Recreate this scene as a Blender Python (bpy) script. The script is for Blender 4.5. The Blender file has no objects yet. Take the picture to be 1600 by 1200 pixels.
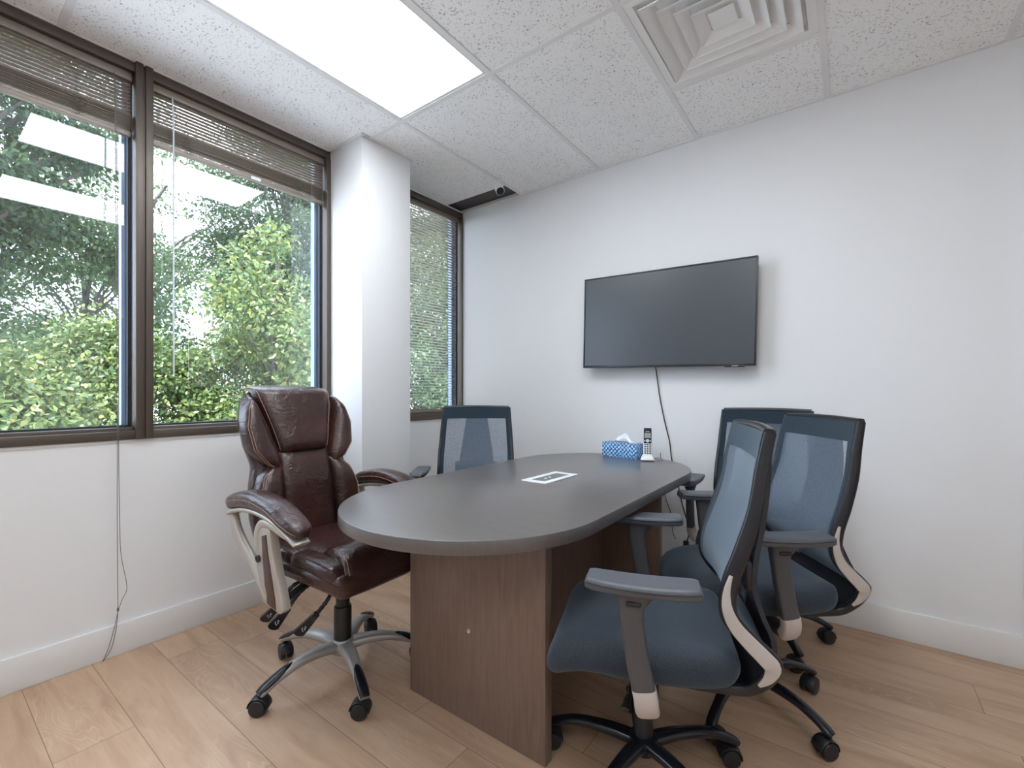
import bpy, bmesh, math, random
import numpy as np
from mathutils import Vector, Matrix
PI = math.pi
random.seed(4)
SC = bpy.context.scene
COL = SC.collection

# ------------------------------------------------------------------ camera, sky, sun, lights, exposure
cam_d = bpy.data.cameras.new('camera')
cam_d.sensor_width = 36.0
cam_d.lens = 16.0
cam_d.shift_y = 13.0 / 1600.0
cam_d.clip_start = 0.02
cam_d.clip_end = 200
cam = bpy.data.objects.new('camera', cam_d)
COL.objects.link(cam)
cam.location = (0, 0, 1.122)
cam.rotation_euler = (PI / 2, 0, math.radians(36.6))
SC.camera = cam

world = bpy.data.worlds.new('sky')
SC.world = world
world.use_nodes = True
wn = world.node_tree
wbg = wn.nodes['Background']
wbg.inputs['Color'].default_value = (0.80, 0.90, 1.0, 1)
wbg.inputs['Strength'].default_value = 3.6

sun_d = bpy.data.lights.new('sun', 'SUN')
sun_d.energy = 7.0
sun_d.angle = math.radians(1.0)
sun_d.color = (1.0, 0.95, 0.86)
sun = bpy.data.objects.new('sun', sun_d)
COL.objects.link(sun)
sun.rotation_euler = Vector((0.35, -0.45, 0.85)).to_track_quat('Z', 'Y').to_euler()

PANEL_LIGHT = 3.7          # emission of the ceiling panels
SC.view_settings.view_transform = 'Standard'
SC.view_settings.look = 'None'
SC.view_settings.gamma = 1.0
SC.view_settings.exposure = 1.34
SC.view_settings.use_curve_mapping = False
try:
    SC.cycles.use_denoising = True
    SC.cycles.max_bounces = 10
    SC.cycles.transparent_max_bounces = 24
    SC.cycles.diffuse_bounces = 6
except Exception:
    pass

# ------------------------------------------------------------------ materials
def mat(name, col=(0.8, 0.8, 0.8), rough=0.5, metal=0.0, spec=0.5, **kw):
    m = bpy.data.materials.new(name)
    m.use_nodes = True
    b = m.node_tree.nodes['Principled BSDF']
    b.inputs['Base Color'].default_value = (*col, 1)
    b.inputs['Roughness'].default_value = rough
    b.inputs['Metallic'].default_value = metal
    b.inputs['Specular IOR Level'].default_value = spec
    for k, v in kw.items():
        b.inputs[k.replace('_', ' ')].default_value = v
    return m

class NT:
    def __init__(s, m):
        s.t = m.node_tree
        s.b = s.t.nodes.get('Principled BSDF')
    def n(s, typ, **kw):
        nd = s.t.nodes.new(typ)
        for k, v in kw.items():
            setattr(nd, k, v)
        return nd
    def l(s, a, b):
        s.t.links.new(a, b)
    def math(s, op, a, b=None, c=None):
        nd = s.n('ShaderNodeMath', operation=op)
        for i, v in enumerate((a, b, c)):
            if v is None:
                continue
            if isinstance(v, (int, float)):
                nd.inputs[i].default_value = v
            else:
                s.l(v, nd.inputs[i])
        return nd.outputs[0]
    def ramp(s, fac, stops):
        r = s.n('ShaderNodeValToRGB')
        cr = r.color_ramp
        while len(cr.elements) < len(stops):
            cr.elements.new(0.5)
        for e, (p, c) in zip(cr.elements, stops):
            e.position = p
            e.color = (*c, 1) if len(c) == 3 else c
        s.l(fac, r.inputs[0])
        return r.outputs[0]
    def mix(s, fac, a, b, blend='MIX'):
        nd = s.n('ShaderNodeMix', data_type='RGBA', blend_type=blend)
        if isinstance(fac, (int, float)):
            nd.inputs[0].default_value = fac
        else:
            s.l(fac, nd.inputs[0])
        for i, v in ((6, a), (7, b)):
            if isinstance(v, tuple):
                nd.inputs[i].default_value = (*v, 1)
            else:
                s.l(v, nd.inputs[i])
        return nd.outputs[2]
    def noise(s, vec, scale, detail=3.0, rough=0.5, dist=0.0):
        nd = s.n('ShaderNodeTexNoise')
        nd.inputs['Scale'].default_value = scale
        nd.inputs['Detail'].default_value = detail
        nd.inputs['Roughness'].default_value = rough
        nd.inputs['Distortion'].default_value = dist
        if vec is not None:
            s.l(vec, nd.inputs['Vector'])
        return nd.outputs['Fac']
    def obj(s):
        return s.n('ShaderNodeTexCoord').outputs['Object']
    def mapping(s, vec, scale=(1, 1, 1), loc=(0, 0, 0)):
        nd = s.n('ShaderNodeMapping')
        nd.inputs['Scale'].default_value = scale
        nd.inputs['Location'].default_value = loc
        s.l(vec, nd.inputs['Vector'])
        return nd.outputs[0]
    def bump(s, h, strength=0.3, dist=0.002):
        nd = s.n('ShaderNodeBump')
        nd.inputs['Strength'].default_value = strength
        nd.inputs['Distance'].default_value = dist
        s.l(h, nd.inputs['Height'])
        s.l(nd.outputs[0], s.b.inputs['Normal'])

def m_wall():
    m = mat('wall_paint', (0.70, 0.70, 0.705), 0.55, spec=0.35)
    t = NT(m); o = t.obj()
    f = t.noise(o, 1.7, 3)
    t.l(t.ramp(f, [(0.3, (0.775, 0.78, 0.795)), (0.7, (0.79, 0.795, 0.81))]), t.b.inputs['Base Color'])
    t.bump(t.noise(o, 220, 2), 0.05, 0.001)
    return m

def m_ceiling():
    m = mat('mineral_fibre_tile', (0.8, 0.8, 0.8), 0.9, spec=0.1)
    t = NT(m); o = t.obj()
    o2 = t.mapping(o, (1.0, 1.25, 1.0))
    a = t.noise(o2, 105, 2.5, 0.55, 0.6)
    b = t.noise(o, 14, 2)
    th = t.math('ADD', a, t.math('MULTIPLY', t.math('SUBTRACT', b, 0.5), 0.16))
    pit = t.ramp(th, [(0.60, (0, 0, 0)), (0.655, (1, 1, 1))])
    c = t.mix(pit, (0.94, 0.94, 0.94), (0.50, 0.50, 0.50))
    t.l(c, t.b.inputs['Base Color'])
    t.bump(t.math('MULTIPLY', pit, -1.0), 0.6, 0.002)
    return m

def m_floor():
    m = mat('oak_laminate', (0.5, 0.3, 0.18), 0.42, spec=0.4)
    t = NT(m); o = t.obj()
    sp = t.n('ShaderNodeSeparateXYZ'); t.l(o, sp.inputs[0])
    X, Y = sp.outputs[0], sp.outputs[1]
    W, L = 0.1985, 1.22
    ry = t.math('DIVIDE', t.math('SUBTRACT', Y, 0.275), W)
    row = t.math('FLOOR', ry)
    wn1 = t.n('ShaderNodeTexWhiteNoise', noise_dimensions='1D'); t.l(row, wn1.inputs['W'])
    rx = t.math('DIVIDE', t.math('ADD', X, t.math('MULTIPLY', wn1.outputs['Value'], L)), L)
    colm = t.math('FLOOR', rx)
    cb = t.n('ShaderNodeCombineXYZ'); t.l(row, cb.inputs[0]); t.l(colm, cb.inputs[1])
    wn2 = t.n('ShaderNodeTexWhiteNoise', noise_dimensions='2D'); t.l(cb.outputs[0], wn2.inputs['Vector'])
    rnd = wn2.outputs['Value']
    def edge(r, size, w):
        fr = t.math('FRACT', r)
        d = t.math('MULTIPLY', t.math('MINIMUM', fr, t.math('SUBTRACT', 1.0, fr)), size)
        return t.math('LESS_THAN', d, w)
    gap = t.math('MAXIMUM', edge(ry, W, 0.0011), edge(rx, L, 0.0011))
    off = t.n('ShaderNodeCombineXYZ')
    t.l(t.math('MULTIPLY', rnd, 37.0), off.inputs[0]); t.l(t.math('MULTIPLY', rnd, 11.0), off.inputs[1])
    va = t.n('ShaderNodeVectorMath', operation='ADD'); t.l(o, va.inputs[0]); t.l(off.outputs[0], va.inputs[1])
    v = va.outputs[0]
    broad = t.noise(t.mapping(v, (1.2, 7.0, 1)), 1.6, 3, 0.55, 0.8)
    fine = t.noise(t.mapping(v, (3.0, 60.0, 1)), 2.2, 4, 0.6, 0.3)
    # cathedral grain: rings of a distorted distance
    ring = t.math('FRACT', t.math('MULTIPLY', t.noise(t.mapping(v, (1.3, 6.5, 1)), 1.25, 2, 0.4, 0.4), 22.0))
    ring = t.math('MULTIPLY', t.math('ABSOLUTE', t.math('SUBTRACT', ring, 0.5)), 2.0)
    c1 = t.ramp(broad, [(0.30, (0.42, 0.27, 0.175)), (0.52, (0.56, 0.385, 0.26)), (0.72, (0.66, 0.47, 0.335))])
    c2 = t.mix(t.math('MULTIPLY', fine, 0.55), c1, (0.40, 0.25, 0.16))
    rf = t.ramp(ring, [(0.0, (1, 1, 1)), (0.28, (0, 0, 0))])
    msk = t.ramp(t.noise(t.mapping(v, (1.1, 3.0, 1), (5, 2, 0)), 1.1, 1), [(0.48, (0, 0, 0)), (0.60, (1, 1, 1))])
    c3 = t.mix(t.math('MULTIPLY', t.math('MULTIPLY', rf, msk), 0.26), c2, (0.76, 0.60, 0.47))
    c4 = t.mix(t.math('MULTIPLY', rnd, 0.30), c3, (0.47, 0.31, 0.21))
    c5 = t.mix(t.math('MULTIPLY', gap, 0.75), c4, (0.13, 0.08, 0.05))
    t.l(c5, t.b.inputs['Base Color'])
    t.l(t.math('ADD', 0.36, t.math('MULTIPLY', fine, 0.16)), t.b.inputs['Roughness'])
    t.bump(t.math('SUBTRACT', t.math('MULTIPLY', fine, 0.15), gap), 0.25, 0.001)
    return m

def m_wood(name, dark, light, rough, streak=(1, 1, 12), bump=0.04):
    m = mat(name, dark, rough, spec=0.5)
    t = NT(m); o = t.obj()
    f = t.noise(t.mapping(o, streak), 6, 5, 0.6, 0.6)
    t.l(t.ramp(f, [(0.32, dark), (0.72, light)]), t.b.inputs['Base Color'])
    t.bump(f, bump, 0.001)
    return m

def m_leather():
    m = mat('brown_leather', (0.06, 0.02, 0.018), 0.29, spec=0.55)
    t = NT(m); o = t.obj()
    f = t.noise(o, 7, 4, 0.6)
    t.l(t.ramp(f, [(0.3, (0.026, 0.010, 0.009)), (0.62, (0.048, 0.018, 0.015)), (0.8, (0.080, 0.030, 0.024))]), t.b.inputs['Base Color'])
    cr = t.noise(t.mapping(o, (1, 1, 1.6)), 16, 4, 0.6, 1.4)
    gr = t.noise(o, 260, 2)
    t.bump(t.math('ADD', cr, t.math('MULTIPLY', gr, 0.06)), 0.42, 0.012)
    t.b.inputs['Coat Weight'].default_value = 0.15
    t.b.inputs['Coat Roughness'].default_value = 0.25
    return m

def m_fabric(name, col, scale=420, sheen=0.25):
    m = mat(name, col, 0.92, spec=0.2)
    t = NT(m); o = t.obj()
    f = t.noise(o, scale, 2)
    dk = tuple(c * 0.75 for c in col); lt = tuple(min(1, c * 1.3) for c in col)
    t.l(t.ramp(f, [(0.3, dk), (0.7, lt)]), t.b.inputs['Base Color'])
    t.b.inputs['Sheen Weight'].default_value = sheen
    t.b.inputs['Sheen Tint'].default_value = (0.55, 0.7, 0.85, 1)
    t.bump(f, 0.2, 0.001)
    return m

def m_mesh():
    m = mat('chair_mesh', (0.155, 0.195, 0.255), 0.75, spec=0.3)
    t = NT(m); o = t.obj()
    t.b.inputs['Sheen Weight'].default_value = 0.5
    t.b.inputs['Sheen Tint'].default_value = (0.6, 0.75, 0.9, 1)
    f = t.noise(t.mapping(o, (1, 1, 3)), 320, 1)
    t.l(t.math('ADD', 0.63, t.math('MULTIPLY', t.math('SUBTRACT', f, 0.5), 0.5)), t.b.inputs['Alpha'])
    return m

def m_glass():
    m = bpy.data.materials.new('window_glass')
    m.use_nodes = True
    t = NT(m); t.t.nodes.remove(t.b)
    out = t.t.nodes['Material Output']
    tr = t.n('ShaderNodeBsdfTransparent'); tr.inputs[0].default_value = (0.84, 0.87, 0.92, 1)
    gl = t.n('ShaderNodeBsdfGlossy'); gl.inputs['Roughness'].default_value = 0.0
    gl.inputs['Color'].default_value = (0.95, 0.98, 1.0, 1)
    fr = t.n('ShaderNodeFresnel')
    geo = t.n('ShaderNodeNewGeometry')
    t.l(t.math('SUBTRACT', 1.5, t.math('MULTIPLY', geo.outputs['Backfacing'], 1.5 - 1 / 1.5)), fr.inputs[0])   # same mirror strength on both faces of the thin pane
    mx = t.n('ShaderNodeMixShader')
    fac = t.math('MINIMUM', t.math('MULTIPLY', fr.outputs[0], 1.8), 1.0)
    t.l(fac, mx.inputs[0]); t.l(tr.outputs[0], mx.inputs[1]); t.l(gl.outputs[0], mx.inputs[2])
    t.l(mx.outputs[0], out.inputs['Surface'])
    return m

def m_leaf(name, stops):
    m = mat(name, (0.1, 0.2, 0.05), 0.45, spec=0.5)
    t = NT(m)
    g = t.n('ShaderNodeNewGeometry')
    c = t.ramp(g.outputs['Random Per Island'], stops)
    c = t.mix(1.0, c, (0.98, 1.0, 0.84), 'MULTIPLY')
    t.l(c, t.b.inputs['Base Color'])
    tl = t.n('ShaderNodeBsdfTranslucent'); t.l(t.mix(0.35, c, (0.36, 0.42, 0.14)), tl.inputs[0])
    mx = t.n('ShaderNodeMixShader'); mx.inputs[0].default_value = 0.3
    out = t.t.nodes['Material Output']
    t.l(t.b.outputs[0], mx.inputs[1]); t.l(tl.outputs[0], mx.inputs[2]); t.l(mx.outputs[0], out.inputs['Surface'])
    return m

def m_emit(name, col, s):
    m = mat(name, (0.9, 0.9, 0.9), 0.5)
    b = m.node_tree.nodes['Principled BSDF']
    b.inputs['Emission Color'].default_value = (*col, 1)
    b.inputs['Emission Strength'].default_value = s
    return m

def m_tissue_box():
    m = mat('tissue_box_print', (0.1, 0.3, 0.6), 0.45)
    t = NT(m); o = t.obj()
    sp = t.n('ShaderNodeSeparateXYZ'); t.l(o, sp.inputs[0])
    h = t.math('ADD', sp.outputs[0], sp.outputs[1])
    cb = t.n('ShaderNodeCombineXYZ')
    t.l(t.math('ADD', h, sp.outputs[2]), cb.inputs[0]); t.l(t.math('SUBTRACT', h, sp.outputs[2]), cb.inputs[1])
    f = t.noise(t.mapping(cb.outputs[0], (1, 2.2, 1)), 55, 3, 0.6, 0.8)
    w = t.math('FRACT', t.math('MULTIPLY', t.math('SUBTRACT', h, sp.outputs[2]), 42.0))
    w2 = t.math('FRACT', t.math('MULTIPLY', t.math('ADD', h, sp.outputs[2]), 42.0))
    ck = t.math('MULTIPLY', t.math('ADD', t.math('LESS_THAN', w, 0.45), t.math('LESS_THAN', w2, 0.45)), 0.13)
    t.l(t.ramp(t.math('ADD', f, t.math('SUBTRACT', ck, 0.12)), [(0.38, (0.01, 0.06, 0.22)), (0.47, (0.03, 0.19, 0.50)), (0.55, (0.16, 0.45, 0.78)), (0.66, (0.72, 0.86, 0.95))]), t.b.inputs['Base Color'])
    return m

M = dict(
    wall=m_wall(), tile=m_ceiling(), floor=m_floor(), leather=m_leather(), glass=m_glass(),
    trim=mat('white_trim_paint', (0.74, 0.74, 0.74), 0.38, spec=0.4),
    tbar=mat('ceiling_grid_enamel', (0.80, 0.80, 0.80), 0.5),
    bronze=mat('bronze_window_frame', (0.105, 0.085, 0.07), 0.42, 0.35),
    dark=mat('dark_brown_metal', (0.035, 0.033, 0.034), 0.5, 0.2),
    blue_rim=mat('skylit_jamb_blue', (0.30, 0.38, 0.48), 0.5),  # skylight on the outer frame edge, put into its blue colour
    gasket=mat('black_gasket', (0.02, 0.025, 0.035), 0.5),
    slat=mat('taupe_blind_slat', (0.26, 0.205, 0.165), 0.38, 0.2),
    rail=mat('taupe_blind_rail', (0.26, 0.22, 0.185), 0.42, 0.2),
    cord=mat('taupe_cord', (0.16, 0.14, 0.12), 0.7),
    lens=m_emit('light_lens', (0.90, 0.96, 1.0), PANEL_LIGHT),
    vent=mat('white_vent_enamel', (0.88, 0.88, 0.88), 0.45),
    void=mat('dark_plenum_plate', (0.085, 0.078, 0.074), 0.7),
    top=m_wood('espresso_laminate', (0.085, 0.072, 0.069), (0.105, 0.091, 0.088), 0.34, (1, 9, 1), 0.006),
    base=m_wood('espresso_panel', (0.175, 0.115, 0.086), (0.225, 0.158, 0.123), 0.36, (10, 10, 1)),
    silver=mat('grey_metallic_plastic', (0.40, 0.385, 0.365), 0.42, 0.45),
    pale=mat('pale_warm_metal', (0.52, 0.48, 0.43), 0.4, 0.45),
    inlay=mat('brown_inlay', (0.075, 0.035, 0.028), 0.4),
    black=mat('black_plastic', (0.016, 0.016, 0.018), 0.40),
    gloss=mat('glossy_black_nylon', (0.010, 0.011, 0.016), 0.22),
    stitch=mat('tan_stitching', (0.42, 0.29, 0.21), 0.7),
    seatf=m_fabric('dark_blue_grey_fabric', (0.036, 0.044, 0.058)),
    band=m_fabric('dark_mesh_border', (0.022, 0.036, 0.050), 300, 0.3),
    mesh=m_mesh(),
    armp=mat('grey_arm_plastic', (0.075, 0.072, 0.078), 0.42),
    pad=mat('soft_arm_pad', (0.085, 0.092, 0.110), 0.40),
    frame=mat('dark_frame_plastic', (0.016, 0.016, 0.021), 0.32),
    accent=mat('pale_grey_accent', (0.53, 0.49, 0.46), 0.5),
    tvb=mat('tv_bezel', (0.012, 0.014, 0.018), 0.3),
    screen=mat('tv_screen', (0.030, 0.038, 0.050), 0.34, spec=0.9),
    white=mat('white_plastic', (0.78, 0.80, 0.82), 0.35),
    tissue=mat('tissue_paper', (0.85, 0.88, 0.95), 0.9),
    box=m_tissue_box(),
    lcd=mat('grey_display', (0.30, 0.33, 0.33), 0.3),
    key=mat('dark_keys', (0.05, 0.055, 0.06), 0.4),
    mark=mat('pale_mark', (0.60, 0.64, 0.68), 0.4),
    chrome=mat('bright_metal', (0.6, 0.6, 0.6), 0.25, 1.0),
    clear=mat('clear_wand', (0.62, 0.66, 0.72), 0.2),
    bark=mat('grey_bark', (0.11, 0.095, 0.085), 0.9),
    ground=mat('pale_bounce_ground', (0.66, 0.66, 0.65), 0.9),
    door=m_wood('dark_door_veneer', (0.04, 0.025, 0.02), (0.07, 0.04, 0.03), 0.45, (8, 8, 1)),
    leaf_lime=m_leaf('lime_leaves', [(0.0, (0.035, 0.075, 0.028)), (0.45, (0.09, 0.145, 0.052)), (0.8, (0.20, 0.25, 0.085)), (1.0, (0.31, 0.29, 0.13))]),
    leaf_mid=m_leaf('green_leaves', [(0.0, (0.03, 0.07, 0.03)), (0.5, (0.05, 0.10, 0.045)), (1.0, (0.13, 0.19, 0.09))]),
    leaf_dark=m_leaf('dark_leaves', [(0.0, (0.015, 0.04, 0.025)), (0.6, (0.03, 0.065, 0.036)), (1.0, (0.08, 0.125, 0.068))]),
)

_tb = M['top'].node_tree.nodes['Principled BSDF']
_tb.inputs['IOR'].default_value = 1.75
_tb.inputs['Coat Weight'].default_value = 0.6
_tb.inputs['Coat Roughness'].default_value = 0.34

# ------------------------------------------------------------------ mesh helpers
class MB:
    def __init__(s):
        s.v = []; s.f = []
    def add(s, vs, fs, mtx=None):
        o = len(s.v)
        if mtx is not None:
            vs = [mtx @ Vector(p) for p in vs]
        s.v += [tuple(p) for p in vs]
        s.f += [tuple(i + o for i in f) for f in fs]
        return s
    def box(s, lo, hi, mtx=None):
        x0, y0, z0 = lo; x1, y1, z1 = hi
        vs = [(x0, y0, z0), (x1, y0, z0), (x1, y1, z0), (x0, y1, z0), (x0, y0, z1), (x1, y0, z1), (x1, y1, z1), (x0, y1, z1)]
        fs = [(0, 3, 2, 1), (4, 5, 6, 7), (0, 1, 5, 4), (1, 2, 6, 5), (2, 3, 7, 6), (3, 0, 4, 7)]
        return s.add(vs, fs, mtx)
    def rbox(s, c, size, r, n=6, fn=None, mtx=None):
        """rounded box: a grid cube pushed out to a rounded hull, then bent by fn"""
        h = [d / 2 for d in size]
        r = min(r, *h)
        idx = {}; vs = []; fs = []
        def P(i, j, k):
            key = (i, j, k)
            if key not in idx:
                q = []
                for a, hh in zip(key, h):
                    tt = a / n * 2 - 1
                    # denser towards the edges
                    tt = math.sin(tt * PI / 2) * 0.75 + tt * 0.25
                    q.append(tt * hh)
                inner = [max(-(hh - r), min(hh - r, qq)) for qq, hh in zip(q, h)]
                d = Vector([a - b for a, b in zip(q, inner)])
                if d.length > 1e-9:
                    d = d.normalized() * r
                p = Vector(inner) + d
                if fn:
                    p = Vector(fn(*p))
                idx[key] = len(vs); vs.append(tuple(p + Vector(c)))
            return idx[key]
        for a in range(n):
            for b in range(n):
                fs.append((P(a, b, 0), P(a, b + 1, 0), P(a + 1, b + 1, 0), P(a + 1, b, 0)))
                fs.append((P(a, b, n), P(a + 1, b, n), P(a + 1, b + 1, n), P(a, b + 1, n)))
                fs.append((P(a, 0, b), P(a + 1, 0, b), P(a + 1, 0, b + 1), P(a, 0, b + 1)))
                fs.append((P(a, n, b), P(a, n, b + 1), P(a + 1, n, b + 1), P(a + 1, n, b)))
                fs.append((P(0, a, b), P(0, a, b + 1), P(0, a + 1, b + 1), P(0, a + 1, b)))
                fs.append((P(n, a, b), P(n, a + 1, b), P(n, a + 1, b + 1), P(n, a, b + 1)))
        return s.add(vs, fs, mtx)
    def sweep(s, path, sizes, ref=(0, 0, 1), n=12, power=2.0, closed=False, mtx=None):
        """elliptic / squarish section (a across ref-side, b along ref) carried along path"""
        P = [Vector(p) for p in path]
        m = len(P)
        if not isinstance(sizes, list):
            sizes = [sizes] * m
        vs = []; fs = []
        for i, p in enumerate(P):
            if closed:
                tg = (P[(i + 1) % m] - P[i - 1])
            else:
                tg = P[min(i + 1, m - 1)] - P[max(i - 1, 0)]
            tg.normalize()
            rf = Vector(ref[i]) if isinstance(ref, list) else Vector(ref)
            sd = tg.cross(rf)
            if sd.length < 1e-6:
                sd = tg.cross(Vector((1, 0.01, 0)))
            sd.normalize()
            up = sd.cross(tg).normalized()
            a, b = sizes[i] if isinstance(sizes[i], (tuple, list)) else (sizes[i], sizes[i])
            for k in range(n):
                an = 2 * PI * k / n
                c, q = math.cos(an), math.sin(an)
                c = math.copysign(abs(c) ** (2 / power), c); q = math.copysign(abs(q) ** (2 / power), q)
                vs.append(tuple(p + sd * a * c + up * b * q))
        rng = m if closed else m - 1
        for i in range(rng):
            j = (i + 1) % m
            for k in range(n):
                l = (k + 1) % n
                fs.append((i * n + k, i * n + l, j * n + l, j * n + k))
        if not closed:
            fs.append(tuple(range(n - 1, -1, -1)))
            fs.append(tuple((m - 1) * n + k for k in range(n)))
        return s.add(vs, fs, mtx)
    def lathe(s, prof, n=24, mtx=None):
        vs = []; fs = []
        for r, z in prof:
            for k in range(n):
                a = 2 * PI * k / n
                vs.append((r * math.cos(a), r * math.sin(a), z))
        for i in range(len(prof) - 1):
            for k in range(n):
                l = (k + 1) % n
                fs.append((i * n + k, i * n + l, (i + 1) * n + l, (i + 1) * n + k))
        fs.append(tuple(range(n - 1, -1, -1)))
        fs.append(tuple((len(prof) - 1) * n + k for k in range(n)))
        return s.add(vs, fs, mtx)
    def prism(s, poly, lo, hi, axis='z', mtx=None):
        n = len(poly)
        def q(p, t):
            return {'z': (p[0], p[1], t), 'y': (p[0], t, p[1]), 'x': (t, p[0], p[1])}[axis]
        vs = [q(p, lo) for p in poly] + [q(p, hi) for p in poly]
        fs = [tuple(range(n - 1, -1, -1)), tuple(range(n, 2 * n))]
        fs += [(i, (i + 1) % n, n + (i + 1) % n, n + i) for i in range(n)]
        return s.add(vs, fs, mtx)
    def sheet(s, fn, nu, nv, thick=None, mtx=None):
        """a grid surface fn(u,v) u,v in 0..1; thick = vector for a second skin"""
        vs = [tuple(fn(i / nu, j / nv)) for i in range(nu + 1) for j in range(nv + 1)]
        N = len(vs)
        fs = [(i * (nv + 1) + j, (i + 1) * (nv + 1) + j, (i + 1) * (nv + 1) + j + 1, i * (nv + 1) + j + 1) for i in range(nu) for j in range(nv)]
        if thick:
            vs += [tuple(Vector(p) + Vector(thick)) for p in vs]
            fs += [tuple(N + a for a in reversed(f)) for f in fs]
            ring = [i * (nv + 1) for i in range(nu + 1)] + [nu * (nv + 1) + j for j in range(1, nv + 1)] + \
                   [i * (nv + 1) + nv for i in range(nu - 1, -1, -1)] + [j for j in range(nv - 1, 0, -1)]
            for a, b in zip(ring, ring[1:] + ring[:1]):
                fs.append((a, N + a, N + b, b))
        return s.add(vs, fs, mtx)
    def puff(s, yl, yr, z0, z1, xb, th, nz=16, ny=14, pw=2.6, depth=0.02, xtra=None):
        """stuffed panel between two outlines on the back surface xb(y,z), facing +x"""
        vs = []; fs = []
        for i in range(nz + 1):
            tz = i / nz
            tt = (1 - math.cos(PI * tz)) / 2 * 0.6 + tz * 0.4
            z = z0 + (z1 - z0) * tt
            for j in range(ny + 1):
                sj = j / ny
                ss = (1 - math.cos(PI * sj)) / 2 * 0.6 + sj * 0.4
                y = yl(tt) + (yr(tt) - yl(tt)) * ss
                a = abs(2 * ss - 1); b = abs(2 * tt - 1)
                h = max(0, 1 - a ** pw) ** (1 / 2.0) * max(0, 1 - b ** (pw + 1.5)) ** (1 / 2.0)
                x = xb(y, z) + th * h
                p = (x, y, z)
                if xtra:
                    p = xtra(p, ss, tt, h)
                vs.append(p)
        N = len(vs)
        W = ny + 1
        fs = [(i * W + j, i * W + j + 1, (i + 1) * W + j + 1, (i + 1) * W + j) for i in range(nz) for j in range(ny)]
        vs += [(p[0] - depth, p[1], p[2]) if False else (xb(p[1], p[2]) - depth, p[1], p[2]) for p in vs[:N]]
        fs += [tuple(N + a for a in reversed(f)) for f in fs[:nz * ny]]
        ring = [j for j in range(ny + 1)] + [i * W + ny for i in range(1, nz + 1)] + [nz * W + j for j in range(ny - 1, -1, -1)] + [i * W for i in range(nz - 1, 0, -1)]
        for a, b in zip(ring, ring[1:] + ring[:1]):
            fs.append((a, N + a, N + b, b))
        return s.add(vs, fs)
    def obj(s, name, material, parent=None, smooth=True, bevel=0.0, angle=40, seg=2):
        me = bpy.data.meshes.new(name)
        me.from_pydata(s.v, [], s.f)
        bm = bmesh.new(); bm.from_mesh(me)
        bmesh.ops.recalc_face_normals(bm, faces=bm.faces)
        if bevel > 0:
            es = [e for e in bm.edges if len(e.link_faces) == 2 and e.calc_face_angle(0) > math.radians(35)]
            bmesh.ops.bevel(bm, geom=es, offset=bevel, segments=seg, profile=0.5, affect='EDGES', clamp_overlap=True)
        bm.to_mesh(me); bm.free()
        if smooth:
            me.shade_smooth()
            me.set_sharp_from_angle(angle=math.radians(angle))
        me.materials.append(M[material] if isinstance(material, str) else material)
        o = bpy.data.objects.new(name, me)
        COL.objects.link(o)
        if parent is not None:
            o.parent = parent
        return o

def tag(o, label, cat, group=None, kind=None):
    o['label'] = label; o['category'] = cat
    if group: o['group'] = group
    if kind: o['kind'] = kind
    return o
def thing(name, label, cat, loc=(0, 0, 0), rz=0.0, group=None):
    o = bpy.data.objects.new(name, None)
    COL.objects.link(o)
    o.location = loc; o.rotation_euler = (0, 0, rz)
    o.empty_display_size = 0.1
    return tag(o, label, cat, group)
def struct(o, label=None):
    o['kind'] = 'structure'
    if label: o['label'] = label
    return o
def sroot(name, loc=(0, 0, 0)):
    o = bpy.data.objects.new(name, None); COL.objects.link(o); o.location = loc
    o['kind'] = 'structure'
    return o
def copy_tree(o, parent=None):
    c = o.copy(); COL.objects.link(c)
    if parent is not None:
        c.parent = parent
    for ch in [x for x in bpy.data.objects if x.parent == o]:
        copy_tree(ch, c)
    return c
def lerp(a, b, t):
    return a + (b - a) * t
def interp(pts, t):
    """piecewise smooth interpolation of [(t, v), ...]"""
    if t <= pts[0][0]: return pts[0][1]
    for (a, va), (b, vb) in zip(pts, pts[1:]):
        if t <= b:
            k = (t - a) / (b - a)
            return va + (vb - va) * k
    return pts[-1][1]
def smooth_path(pts, sub=5):
    """Catmull-Rom through points (any dimension)"""
    out = []
    n = len(pts)
    for i in range(n - 1):
        p0 = pts[max(i - 1, 0)]; p1 = pts[i]; p2 = pts[i + 1]; p3 = pts[min(i + 2, n - 1)]
        for k in range(sub):
            t = k / sub
            out.append(tuple(0.5 * (2 * b + (c - a) * t + (2 * a - 5 * b + 4 * c - d) * t * t + (3 * b - a - 3 * c + d) * t ** 3)
                             for a, b, c, d in zip(p0, p1, p2, p3)))
    out.append(tuple(pts[-1]))
    return out

# ------------------------------------------------------------------ room shell
XW, YW, ZC = -2.52, 2.72, 2.57      # window wall, screen wall, ceiling
XR, YB = 1.96, -1.60
YWIN0, MU0, MU1, COLY0, COLY1, COLX = -0.55, 0.615, 0.679, 1.549, 1.90, -2.20
SILL = 0.905
struct(MB().box((XW - 0.2, YB - 0.1, -0.10), (XR + 0.1, YW + 0.1, 0.0)).obj('floor', 'floor', smooth=False))
w = MB()
w.box((XW - 0.16, YB, 0), (XW, YW, SILL))
w.box((XW - 0.16, YB, SILL), (XW, YWIN0, ZC + 0.10))
w.box((XW - 0.16, COLY0 + 0.03, SILL), (XW, COLY1 - 0.03, ZC + 0.1))
w.box((XW - 0.16, YWIN0, ZC + 0.001), (XW - 0.02, YW, ZC + 0.1))
struct(w.obj('wall_left', 'wall', smooth=False))
struct(MB().box((XW - 0.16, YW, 0), (XR + 0.1, YW + 0.1, ZC + 0.1)).obj('wall_front', 'wall', smooth=False))
DY0, DY1, DH = 1.42, 2.34, 2.06
w = MB()
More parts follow.
